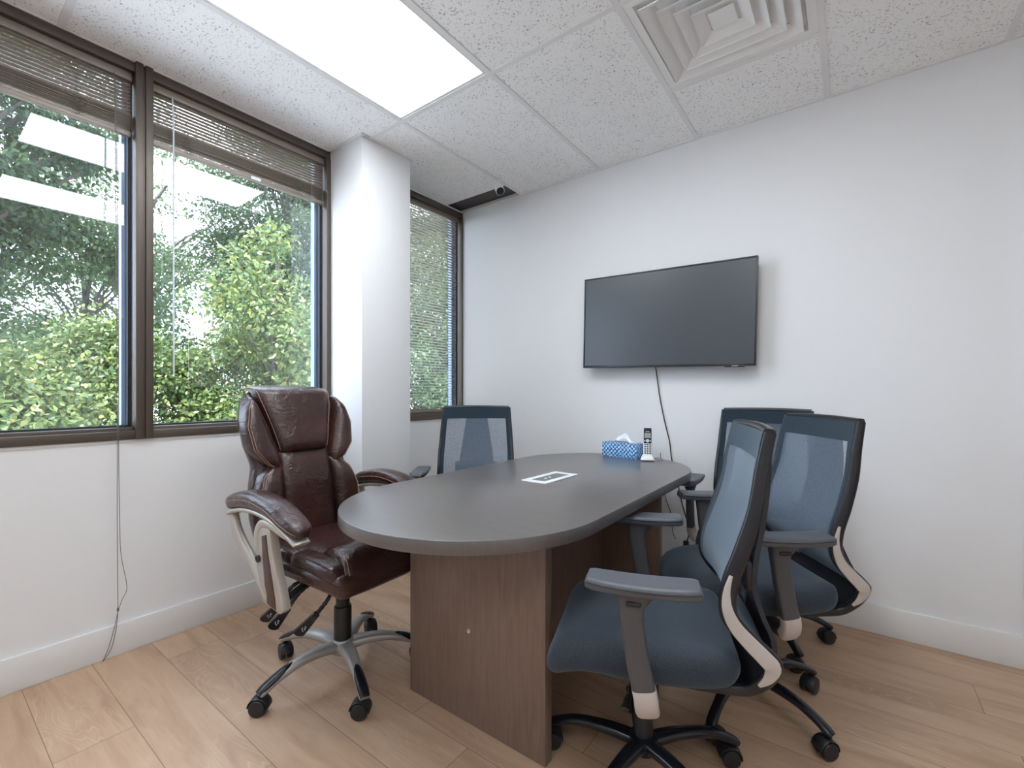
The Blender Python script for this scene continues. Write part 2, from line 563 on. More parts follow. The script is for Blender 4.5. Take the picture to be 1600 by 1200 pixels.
w.box((XR, YB, 0), (XR + 0.1, DY0, ZC + 0.1)); w.box((XR, DY1, 0), (XR + 0.1, YW, ZC + 0.1)); w.box((XR, DY0, DH), (XR + 0.1, DY1, ZC + 0.1))
struct(w.obj('wall_right', 'wall', smooth=False))
struct(MB().box((XW - 0.16, YB - 0.1, 0), (XR + 0.1, YB, ZC + 0.1)).obj('wall_back', 'wall', smooth=False))
struct(MB().box((XW - 0.02, COLY0, 0), (COLX, COLY1, ZC)).obj('pillar', 'wall', bevel=0.003), 'white square pillar between the windows')
d = sroot('door_1', (XR + 0.03, (DY0 + DY1) / 2, 0))
MB().box((-0.02, -0.44, 0.01), (0.02, 0.44, DH - 0.02)).obj('door_leaf', 'door', d, bevel=0.003)
c = MB(); c.box((-0.045, -0.52, 0), (-0.03, -0.44, DH + 0.06)); c.box((-0.045, 0.44, 0), (-0.03, 0.52, DH + 0.06)); c.box((-0.045, -0.44, DH - 0.02), (-0.03, 0.44, DH + 0.06))
c.obj('door_frame', 'trim', d)
MB().sweep([(-0.03, -0.37, 1.0), (-0.075, -0.37, 1.0), (-0.078, -0.34, 1.0), (-0.078, -0.26, 1.0)], 0.009).obj('door_handle', 'chrome', d)

# baseboards
BH, BT = 0.133, 0.014
def base_board(name, lo, hi):
    struct(MB().box(lo, hi).obj(name, 'trim', bevel=0.003))
base_board('baseboard_left', (XW, YB + BT, 0), (XW + BT, COLY0 - BT, BH))
base_board('baseboard_corner', (XW, COLY1 + BT, 0), (XW + BT, YW - BT, BH))
base_board('baseboard_front', (XW, YW - BT, 0), (XR, YW, BH))
base_board('baseboard_right', (XR - BT, YB + BT, 0), (XR, DY0 - 0.06, BH))
base_board('baseboard_back', (XW, YB, 0), (XR, YB + BT, BH))
bp = MB(); bp.box((XW, COLY0 - BT, 0), (COLX + BT, COLY0, BH)); bp.box((COLX, COLY0, 0), (COLX + BT, COLY1, BH)); bp.box((XW, COLY1, 0), (COLX + BT, COLY1 + BT, BH))
struct(bp.obj('baseboard_pillar', 'trim', smooth=False))
struct(MB().box((0.566, YW - 0.018, BH), (0.62, YW, ZC)).obj('trim_1', 'trim', bevel=0.003), 'white vertical trim on the screen wall')
# thin white ledge under each window
t_ = MB(); t_.box((XW - 0.10, YB, SILL), (XW + 0.004, YW, SILL + 0.012)); 
struct(t_.obj('trim_2', 'trim', smooth=False), 'white ledge under the windows')

# ceiling of tiles with their holes
GX = [XW, -1.925, -1.31, -0.70, -0.09, 0.52, 1.13, 1.74, XR]
GY = [YB, -0.84, 0.38, 1.60, YW]
LIGHTS = [(1, 2), (3, 2), (5, 1), (3, 0)]  # last two panels are added out of view to brighten the room
ceil = MB(); grid = MB()
TT = 0.02
for i in range(len(GX) - 1):
    for j in range(len(GY) - 1):
        x0, x1, y0, y1 = GX[i], GX[i + 1], GY[j], GY[j + 1]
        if (i, j) in LIGHTS:
            continue
        if (i, j) == (3, 3):
            y0 = 2.21
        if (i, j) == (0, 3):
            y1 = 2.53
            ceil.box((x0 - 0.1, y0, ZC), (x1, y1, ZC + TT))
            continue
        if i == 0:
            x0 -= 0.04
        ceil.box((x0, y0, ZC), (x1, y1, ZC + TT))
struct(ceil.obj('ceiling', 'tile', smooth=False))
struct(MB().box((XW - 0.1, 2.50, ZC + TT + 0.005), (-1.925, YW, ZC + TT + 0.02)).obj('ceiling_gap_plate', 'void', smooth=False), 'dark plate seen through the gap in the ceiling')
struct(MB().box((XW - 0.2, YB - 0.1, ZC + 0.10), (XR + 0.1, YW + 0.1, ZC + 0.14)).obj('roof', 'void', smooth=False))
g = MB()
B = 0.012; GZ = ZC - 0.004
for x in GX[1:-1]:
    g.box((x - B, YB, GZ), (x + B, YW, ZC + 0.001))
for y in GY[1:-1]:
    g.box((XW, y - B, GZ - 0.0006), (XR, y + B, ZC + 0.001))
g.box((GX[3], 2.21 - B, GZ - 0.0006), (GX[4], 2.21 + B, ZC + 0.001))
struct(g.obj('trim_3', 'tbar', smooth=False), 'white ceiling grid bars')
g = MB(); A_ = 0.016
g.box((XW, YB, GZ - 0.001), (XW + A_, COLY0, ZC + 0.001)); g.box((XW, COLY1, GZ - 0.001), (XW + A_, YW, ZC + 0.001))
g.box((XW, YW - A_, GZ - 0.001), (XR, YW, ZC + 0.001)); g.box((XR - A_, YB, GZ - 0.001), (XR, YW, ZC + 0.001)); g.box((XW, YB, GZ - 0.001), (XR, YB + A_, ZC + 0.001))
g.box((XW, COLY0 - A_, GZ - 0.001), (COLX + A_, COLY0, ZC + 0.001)); g.box((COLX, COLY0, GZ - 0.001), (COLX + A_, COLY1, ZC + 0.001)); g.box((XW, COLY1, GZ - 0.001), (COLX + A_, COLY1 + A_, ZC + 0.001))
struct(g.obj('trim_4', 'tbar', smooth=False), 'white angle strip where ceiling meets walls')

# ceiling light panels
LAB = {(1, 2): 'white rectangular ceiling light panel nearest the windows', (3, 2): 'white ceiling light panel next to the square vent, at the top edge',
       (5, 1): 'added unseen ceiling light panel nearest the wall with the dark door', (3, 0): 'added unseen ceiling light panel at the back of the room behind the camera'}
def ceiling_light(i, j):
    x0, x1 = GX[i] + B, GX[i + 1] - B
    y0, y1 = max(GY[j], YB + 0.02) + B, GY[j + 1] - B
    cx, cy = (x0 + x1) / 2, (y0 + y1) / 2
    t = thing('ceiling_light', LAB[(i, j)], 'ceiling light', (cx, cy, ZC), 0, 'ceiling light panels')
    hx, hy = (x1 - x0) / 2, (y1 - y0) / 2
    f = MB(); fw = 0.014
    f.box((-hx, -hy, -0.002), (-hx + fw, hy, 0.03)); f.box((hx - fw, -hy, -0.002), (hx, hy, 0.03))
    f.box((-hx + fw, -hy, -0.002), (hx - fw, -hy + fw, 0.03)); f.box((-hx + fw, hy - fw, -0.002), (hx - fw, hy, 0.03))
    f.obj('light_frame', 'trim', t, smooth=False)
    MB().box((-hx + fw, -hy + fw, 0.001), (hx - fw, hy - fw, 0.006)).obj('diffuser', 'lens', t, smooth=False)
for k in LIGHTS:
    ceiling_light(*k)

# square stepped air vent
t = thing('ceiling_vent', 'white square ceiling air vent with stepped louvres', 'vent', (-0.395, 1.905, ZC))
f = MB(); H = 0.293
def ring(mb, a, b, za, zb, th=0.003):
    """sloped square ring from half size a (height za) to b (height zb), given a thickness"""
    for (p, q) in (((a, za), (b, zb)),):
        vs = []
        for dz in (0, th):
            vs += [(-a, -a, za + dz), (a, -a, za + dz), (a, a, za + dz), (-a, a, za + dz)]
            vs += [(-b, -b, zb + dz), (b, -b, zb + dz), (b, b, zb + dz), (-b, b, zb + dz)]
        fs = []
        for o in (0, 8):
            for k in range(4):
                l = (k + 1) % 4
                fs.append((o + k, o + l, o + 4 + l, o + 4 + k))
        for k in range(4):
            l = (k + 1) % 4
            fs.append((k, 8 + k, 8 + l, l)); fs.append((4 + k, 4 + l, 12 + l, 12 + k))
        mb.add(vs, fs)
ring(f, H, 0.262, -0.001, -0.001)
ring(f, 0.262, 0.258, -0.001, 0.022, 0.003)
f.obj('vent_frame', 'vent', t, smooth=False)
for k, (a, b) in enumerate([(0.245, 0.200), (0.192, 0.150), (0.142, 0.102), (0.094, 0.055)]):
    f = MB(); ring(f, a, b, -0.010 + 0.002 * k, 0.016); ring(f, a + 0.004, a, -0.014 + 0.002 * k, -0.012 + 0.002 * k)
    f.obj('louvre', 'vent', t, smooth=False)
MB().box((-0.045, -0.045, 0.004), (0.045, 0.045, 0.010)).obj('center_plate', 'vent', t, smooth=False)
MB().box((-0.26, -0.26, 0.020), (0.26, 0.26, 0.024)).obj('duct_plate', 'vent', t, smooth=False)

# ------------------------------------------------------------------ windows
XG = -2.59
def window(name, y0, y1, lab, FR=0.030):
    t = sroot(name, (0, 0, 0)); t['label'] = lab
    f = MB()
    FB, FT, FS = 0.052, 0.045, 0.030
    zb, zt = SILL + 0.012, ZC
    xi, xo = XW + 0.012, XG - 0.03
    f.box((xo, y0, zb), (xi - 0.02, y1, zb + FB)); f.box((xi - 0.02, y0, zb), (xi, y1, zb + FB * 0.72))
    f.box((xo, y0, zt - FT), (xi - 0.004, y1, zt - 0.001))
    f.box((xo, y0, zb + FB), (xi, y0 + FS, zt - FT)); f.box((xo, y1 - FR, zb + FB), (xi, y1, zt - FT))
    f.obj('window_frame', 'bronze', t, bevel=0.003)
    g = MB(); e = 0.012
    g.box((XG - 0.012, y0 + FS, zb + FB), (XG + 0.022, y0 + FS + e, zt - FT)); g.box((XG - 0.012, y1 - FR - e, zb + FB), (XG + 0.022, y1 - FR, zt - FT))
    g.box((XG - 0.012, y0 + FS + e, zb + FB), (XG + 0.022, y1 - FR - e, zb + FB + 0.008)); g.box((XG - 0.012, y0 + FS + e, zt - FT - 0.008), (XG + 0.022, y1 - FR - e, zt - FT))
    g.obj('gasket', 'gasket', t, smooth=False)
    MB().box((XG - 0.050, y1 - FR - 0.026, zb + FB), (XG - 0.012, y1 - FR + 0.004, zt - FT)).obj('outer_jamb', 'blue_rim', t, smooth=False)
    MB().box((XG - 0.002, y0 + FS + e, zb + FB + 0.008), (XG + 0.002, y1 - FR - e, zt - FT - 0.008)).obj('window_pane', 'glass', t, smooth=False)
    return t
window('window_1', YWIN0, MU0 + 0.030, 'window left of the bronze mullion')
window('window_2', MU1 - 0.030, COLY0 + 0.004, 'window between the mullion and the pillar')
window('window_3', COLY1 - 0.02, YW - 0.004, 'narrow window between the pillar and the screen wall', 0.012)
struct(MB().box((-2.70, 1.535, -0.15), (-2.675, 1.93, ZC + 0.1)).obj('outside_pier', 'trim', smooth=False), 'pale pier outside beside the pillar')
mm = MB(); mm.box((XW + 0.004, MU0, SILL + 0.012), (XW + 0.02, MU0 + 0.028, ZC)); mm.box((XW + 0.004, MU0 + 0.036, SILL + 0.012), (XW + 0.02, MU1, ZC)); mm.box((XW - 0.03, MU0 + 0.026, SILL + 0.012), (XW + 0.012, MU0 + 0.038, ZC))
struct(mm.obj('window_mullion', 'bronze', bevel=0.003), 'bronze mullion between the two large windows')

# ------------------------------------------------------------------ blinds
def slat_mb(mb, y0, y1, z, tilt, x=XW - 0.028, wdt=0.025, n=5, crown=0.0025, th=0.0006):
    """one curved slat running along y"""
    vs = []
    for sgn in (0, 1):
        for k in range(n + 1):
            s = k / n * 2 - 1
            a = s * wdt / 2
            h = crown * (1 - s * s) - sgn * th
            dx = a * math.cos(tilt) - h * math.sin(tilt); dz = a * math.sin(tilt) + h * math.cos(tilt)
            for yy in (y0, y1):
                vs.append((x + dx, yy, z + dz))
    fs = []
    W = 2 * (n + 1)
    for o in (0, W):
        for k in range(n):
            a = o + 2 * k
            fs.append((a, a + 2, a + 3, a + 1))
    for k in (0, n):
        a = 2 * k
        fs.append((a, a + 1, W + a + 1, W + a))
    mb.add(vs, fs)
def blind(y0, y1, label, z_stack_top=2.345, z_bot=2.245, lowered=False, ladders=()):
    t = thing('window_blind', label, 'blind', (0, 0, 0), 0, 'slatted blinds in the windows')
    xc = XW - 0.028
    MB().box((xc - 0.016, y0, ZC - 0.082), (xc + 0.016, y1, ZC - 0.047)).obj('head_rail', 'rail', t, bevel=0.002)
    s = MB()
    if lowered:
        z = ZC - 0.10
        while z > z_bot + 0.02:
            slat_mb(s, y0 + 0.004, y1 - 0.004, z, math.radians(4), crown=0.0020)
            z -= 0.0210
    else:
        z = ZC - 0.093
        while z > z_stack_top:
            slat_mb(s, y0 + 0.004, y1 - 0.004, z, math.radians(-54), crown=0.003)
            z -= 0.0158
        z = z_stack_top - 0.004
        k = 0
        while z > z_bot + 0.03:
            slat_mb(s, y0 + 0.004, y1 - 0.004, z, math.radians(random.uniform(-4, 4)), x=xc + random.uniform(-0.002, 0.002), crown=0.0015, th=0.0007)
            z -= 0.0030
    s.obj('slats', 'slat', t, smooth=False)
    MB().box((xc - 0.0125, y0 + 0.004, z_bot), (xc + 0.0125, y1 - 0.004, z_bot + 0.022)).obj('bottom_rail', 'rail', t, bevel=0.003)
    for y in ladders:
        l = MB()
        ztop = ZC - 0.082
        for dx in (-0.0145, 0.0145):
            l.sweep([(xc + dx, y, ztop), (xc + dx, y, z_bot + 0.01)], 0.0008, ref=(0, 1, 0), n=5)
        l.obj('ladder_cord', 'cord', t)
        if not lowered:
            b = MB()
            rr = random.Random(int(y * 1000))
            for q in range(9):
                zz = z_stack_top - 0.012 - 0.008 * q
                p = [(xc + 0.015, y - 0.004, zz + 0.004), (xc + 0.021 + rr.uniform(0, .006), y + rr.uniform(-.028, -.006), zz), (xc + 0.022 + rr.uniform(0, .006), y + rr.uniform(-.01, .01), zz - 0.006),
                     (xc + 0.021, y + rr.uniform(.008, .03), zz - 0.002), (xc + 0.015, y + 0.003, zz - 0.008)]
                b.sweep(smooth_path(p, 4), 0.0009, ref=(1, 0, 0), n=5)
            b.obj('slack_cord', 'cord', t)
    return t
b1 = blind(YWIN0 + 0.035, MU0 - 0.004, 'raised taupe slatted blind in the window left of the bronze mullion', ladders=(-0.42, 0.0, 0.432))
b2 = blind(MU1 + 0.004, COLY0 - 0.03, 'raised taupe slatted blind in the window between mullion and pillar', ladders=(0.82, 1.36))
b3 = blind(COLY1 + 0.015, YW - 0.04, 'fully lowered slatted blind in the narrow window beyond the pillar', z_bot=0.972, lowered=True, ladders=(2.05, 2.60))
# pull cord of the first blind, down to the floor
xc = XW + 0.012
pc = MB()
yc = 0.549
top = (XW - 0.010, yc, ZC - 0.07)
pc.sweep(smooth_path([top, (XW + 0.008, yc - .001, 2.3), (XW + 0.034, yc - .002, 1.5), (XW + 0.036, yc, 0.95), (XW + 0.036, yc, 0.6), (XW + 0.034, yc + .002, 0.28), (XW + 0.034, 0.552, 0.20)], 5), 0.0012, ref=(0, 1, 0), n=6)
pc.sweep(smooth_path([top, (XW + 0.009, yc + .002, 2.3), (XW + 0.037, yc + .004, 1.5), (XW + 0.038, yc + .004, 0.95), (XW + 0.037, yc + .008, 0.55), (XW + 0.036, yc + .014, 0.42), (XW + 0.036, yc + .032, 0.29), (XW + 0.035, yc + .018, 0.245), (XW + 0.034, 0.552, 0.20)], 5), 0.0012, ref=(0, 1, 0), n=6)
pc.sweep(smooth_path([(XW + 0.034, 0.552, 0.20), (XW + 0.034, 0.540, 0.13), (XW + 0.034, 0.520, 0.05), (XW + 0.036, 0.502, 0.006)], 5), 0.0012, ref=(0, 1, 0), n=6)
pc.sweep(smooth_path([(XW + 0.034, 0.552, 0.20), (XW + 0.036, 0.546, 0.13), (XW + 0.036, 0.530, 0.05), (XW + 0.036, 0.502, 0.006)], 5), 0.0012, ref=(0, 1, 0), n=6)
pc.obj('pull_cord', 'cord', b1)
MB().rbox((XW + 0.034, 0.552, 0.203), (0.007, 0.008, 0.016), 0.003, 3).obj('cord_knot', 'cord', b1)
MB().sweep([(XW - 0.010, 0.757, ZC - 0.075), (XW - 0.006, 0.757, ZC - 0.095), (XW + 0.006, 0.757, 2.38), (XW + 0.010, 0.757, 1.205)], [0.002, 0.0035, 0.0035, 0.0035], ref=(0, 1, 0), n=6).obj('tilt_wand', 'clear', b2)
MB().sweep([(XW - 0.010, 1.43, ZC - 0.08), (XW + 0.006, 1.43, 2.3), (XW + 0.008, 1.43, 1.3)], 0.0009, ref=(0, 1, 0), n=6).obj('pull_cord', 'cord', b2)
MB().rbox((XW - 0.013, 1.13, 2.256), (0.004, 0.05, 0.016), 0.002, 3).obj('clip', 'white', b2)

# ------------------------------------------------------------------ conference table
TX, TY = -1.048, 1.670
R_, SL = 0.455, 0.465
def racetrack(r, sl, n=40):
    p = []
    for k in range(n + 1):
        a = PI * k / n
        p.append((r * math.cos(a), sl + r * math.sin(a)))
    for k in range(n + 1):
        a = PI + PI * k / n
        p.append((r * math.cos(a), -sl + r * math.sin(a)))
    return p
t = thing('conference_table', 'dark espresso racetrack-shaped meeting table on two panel legs', 'table', (TX, TY, 0))
MB().prism(racetrack(R_, SL), 0.712, 0.75).obj('tabletop', 'top', t, bevel=0.003, angle=30)
ymid = (1.15 + 2.20) / 2 - TY
def leg_panel(y0, y1):
    MB().box((-0.285, y0, 0), (0.318, y1, 0.712)).obj('panel_leg', 'base', t, bevel=0.002)
leg_panel(1.150 - TY, 1.186 - TY); leg_panel(2.164 - TY, 2.20 - TY)
MB().box((-0.015, 1.186 - TY, 0.0), (0.02, 2.164 - TY, 0.712)).obj('spine_panel', 'base', t, smooth=False)
MB().lathe([(0.0085, 0), (0.0085, 0.003), (0.006, 0.004), (0.003, 0.0015), (0.001, 0.0015)], 16, Matrix.Translation((-1.0345 - TX, 1.150 - TY, 0.315)) @ Matrix.Rotation(PI / 2, 4, 'X')).obj('screw', 'chrome', t)

# cable plate let into the table
t = thing('table_socket_plate', 'white and grey cable plate set in the middle of the tabletop', 'cable outlet', (-1.046, 1.692, 0.75), math.radians(-1.5))
f = MB()
f.box((-0.062, -0.132, 0), (0.062, -0.100, 0.004)); f.box((-0.062, 0.100, 0), (0.062, 0.132, 0.004)); f.box((-0.062, -0.1, 0), (-0.034, 0.1, 0.004)); f.box((0.034, -0.1, 0), (0.062, 0.1, 0.004))
f.obj('plate_frame', 'white', t, bevel=0.001)
MB().box((-0.034, -0.1, 0), (0.034, 0.1, 0.0025)).obj('lid', mat('grey_lid', (0.13, 0.15, 0.16), 0.4), t)
f = MB()
for y in (-0.045, -0.015):
    f.lathe([(0.007, 0.0025), (0.007, 0.006), (0.004, 0.007)], 12, Matrix.Translation((0.004, y, 0)))
f.obj('socket', 'mark', t)

# tissue box
t = thing('tissue_box', 'blue and white patterned tissue box on the far end of the table', 'tissue box', (-1.05, 2.497, 0.75), math.radians(-7.7))
MB().box((-0.110, -0.055, 0.0), (0.110, 0.055, 0.083)).obj('carton', 'box', t, bevel=0.0015)
tp = MB()
def tis(u, v):
    x = -0.078 + 0.156 * u; y = -0.022 + 0.044 * v
    e = math.sin(PI * u) ** 0.7
    pk = 0.050 * math.exp(-((u - 0.50) / 0.22) ** 2) * (0.6 + 0.4 * math.sin(PI * v)) + 0.016 * math.exp(-((u - 0.2) / 0.12) ** 2) + 0.012 * math.exp(-((u - 0.8) / 0.1) ** 2)
    return (x + 0.006 * math.sin(9 * v + 4 * u), y + 0.010 * math.sin(13 * u), 0.0835 + e * pk * (0.75 + 0.25 * math.cos(14 * v + 9 * u)) + 0.002)
tp.sheet(tis, 28, 12, (0, 0, -0.0012))
tp.obj('tissue', 'tissue', t)

# cordless phone in its cradle
t = thing('cordless_phone', 'silver and black cordless phone standing in a white cradle beside the tissue box', 'phone', (-0.885, 2.43, 0.75), math.radians(20))
def crad(x, y, z):
    k = 1 - 0.28 * max(0, (z + 0.012) / 0.024)
    return (x * k, y * k, z)
MB().rbox((0, 0.010, 0.016), (0.078, 0.085, 0.026), 0.008, 7, crad).obj('cradle', 'white', t)
MB().rbox((0, 0.012, 0.0035), (0.070, 0.078, 0.007), 0.003, 5).obj('cradle_foot', 'black', t)
hs = Matrix.Translation((0, 0.012, 0.018)) @ Matrix.Rotation(math.radians(-8), 4, 'X')
MB().rbox((0, 0.004, 0.082), (0.046, 0.024, 0.160), 0.009, 8, mtx=hs).obj('handset', 'white', t)
MB().rbox((0, -0.0065, 0.116), (0.041, 0.006, 0.086), 0.003, 6, mtx=hs).obj('face_plate', 'gloss', t)
MB().box((-0.0165, -0.0105, 0.103), (0.0165, -0.0090, 0.131), hs).obj('display', 'lcd', t, smooth=False)
kb = MB()
for r in range(5):
    for c in range(3):
        kb.rbox((-0.013 + 0.013 * c, -0.0085, 0.067 - 0.0115 * r), (0.009, 0.004, 0.0075), 0.0015, 3, mtx=hs)
kb.obj('keypad', 'key', t)
lg = MB(); lg.box((-0.010, -0.0103, 0.137), (0.010, -0.0090, 0.1395), hs)
lg.obj('nameplate', 'mark', t, smooth=False)
nb = MB(); nb.lathe([(0.0095, 0), (0.0095, 0.002), (0.007, 0.003)], 16, hs @ Matrix.Translation((0, -0.009, 0.088)) @ Matrix.Rotation(PI / 2, 4, 'X'))
nb.box((-0.018, -0.0105, 0.084), (-0.012, -0.009, 0.092), hs); nb.box((0.012, -0.0105, 0.084), (0.018, -0.009, 0.092), hs)
nb.obj('navigation_button', 'mark', t)
MB().sweep(smooth_path([(0.03, 0.045, 0.004), (0.05, 0.050, 0.009), (0.068, 0.038, 0.010), (0.080, 0.015, 0.006), (0.066, -0.004, 0.003), (0.048, -0.005, 0.003)], 5), 0.0013, n=6).obj('cord', 'black', t)

# ------------------------------------------------------------------ wall screen
t = thing('wall_television', 'black flat television mounted on the grey wall', 'television', (-0.879, YW - 0.075, 1.5525))
t.rotation_euler = (0, math.radians(1.1), 0)
hw, hh = 0.495, 0.283
f = MB()
f.box((-hw, -0.020, -hh), (-hw + 0.008, 0.012, hh)); f.box((hw - 0.008, -0.020, -hh), (hw, 0.012, hh)); f.box((-hw + 0.008, -0.020, hh - 0.008), (hw - 0.008, 0.012, hh)); f.box((-hw + 0.008, -0.020, -hh), (hw - 0.008, 0.012, -hh + 0.014))
f.obj('bezel', 'tvb', t, bevel=0.001)
MB().box((-hw + 0.008, -0.0165, -hh + 0.014), (hw - 0.008, 0.0, hh - 0.008)).obj('screen', 'screen', t, smooth=False)
MB().rbox((0, 0.022, -0.01), (0.80, 0.024, 0.46), 0.01, 6).obj('rear_housing', 'tvb', t)
MB().box((-0.2, 0.034, -0.15), (0.2, 0.075, 0.15)).obj('wall_mount', 'black', t, bevel=0.002)
f = MB(); f.rbox((0.395, -0.018, -hh - 0.001), (0.10, 0.012, 0.012), 0.004, 4)
f.obj('sensor_bump', 'tvb', t)
f = MB()
for k in range(7):
    f.box((0.383 + 0.0045 * k, -0.0255, -hh - 0.0025), (0.3862 + 0.0045 * k, -0.0238, -hh + 0.0025))
f.obj('logo', 'mark', t, smooth=False)
yc = YW - 0.006
pts = [(-0.936, YW - 0.03, 1.30), (-0.932, YW - 0.012, 1.24), (-0.915, yc, 1.10), (-0.885, yc, 0.95), (-0.856, yc, 0.83), (-0.845, yc, 0.735), (-0.815, yc, 0.62), (-0.78, yc, 0.46), (-0.752, yc, 0.37), (-0.745, yc - 0.01, 0.30), (-0.76, yc - 0.006, 0.25)]
o = MB().sweep(smooth_path(pts, 5), 0.0032, ref=(0, 1, 0), n=8).obj('power_cord', 'black')
tag(o, 'black power cord hanging down the wall from the television', 'cord')
pts = [(-0.91, yc, 0.76), (-0.905, yc, 0.66), (-0.882, yc, 0.508), (-0.852, yc, 0.418), (-0.837, yc, 0.301), (-0.82, yc, 0.262)]
o = MB().sweep(smooth_path(pts, 5), 0.0019, ref=(0, 1, 0), n=8).obj('phone_wire', 'black')
tag(o, 'thin dark wire on the wall below the tabletop, left of the power cord', 'cord')
t = thing('wall_outlet', 'white wall outlet behind the table where the cords end', 'outlet', (-0.785, YW, 0.25))
MB().box((-0.06, -0.006, -0.058), (0.06, 0, 0.058)).obj('cover_plate', 'white', t, bevel=0.002)
MB().rbox((0.025, -0.012, 0.0), (0.03, 0.014, 0.03), 0.004, 4).obj('plug', 'black', t)

# ------------------------------------------------------------------ security camera on the ceiling
t = thing('security_camera', 'small white security camera with black lens hanging from the ceiling corner', 'camera', (-1.915, 2.43, ZC))
MB().lathe([(0.024, 0), (0.024, -0.008), (0.012, -0.012), (0.009, -0.035)], 16).obj('mount', 'white', t)
aim = Vector((0.62, -0.42, -0.80)).normalized()
mt = Matrix.Translation((0, 0, -0.062)) @ aim.to_track_quat('Z', 'Y').to_matrix().to_4x4()
MB().lathe([(0.018, -0.045), (0.026, -0.040), (0.029, -0.02), (0.030, 0.040), (0.027, 0.043)], 20, mt).obj('housing', 'white', t)
MB().lathe([(0.026, 0.040), (0.026, 0.045), (0.010, 0.046), (0.009, 0.0445), (0.001, 0.0445)], 20, mt).obj('lens', 'black', t)

# ------------------------------------------------------------------ casters and chair bases
def caster(parent, x, y, ang, r=0.027, zt=0.068, material='black'):
    """twin-wheel caster, standing on the floor"""
    mtx = Matrix.Translation((x, y, 0)) @ Matrix.Rotation(ang, 4, 'Z')
    c = MB()
    for s in (-1, 1):
        m2 = mtx @ Matrix.Translation((-0.012, s * 0.0155, r)) @ Matrix.Rotation(PI / 2, 4, 'X')
        c.lathe([(r * 0.55, -0.0105), (r * 0.9, -0.0095), (r, -0.006), (r, 0.006), (r * 0.9, 0.0095), (r * 0.55, 0.0105)], 24, m2)
    o = c.obj('caster', material, parent)
    h = MB()
    # hood over the wheels
    arc = [(-0.012 + (r + 0.004) * math.cos(math.radians(a)), 0, r + (r + 0.004) * math.sin(math.radians(a))) for a in range(-5, 176, 15)]
    h.sweep(arc, (0.022, 0.0025), ref=[(math.cos(math.radians(a)), 0, math.sin(math.radians(a))) for a in range(-5, 176, 15)], n=8, power=5, mtx=mtx)
    h.sweep([(0, 0, r), (0, 0, zt)], 0.009, ref=(1, 0, 0), n=10, mtx=mtx)
    h.obj('caster_hood', material, o)
    return o

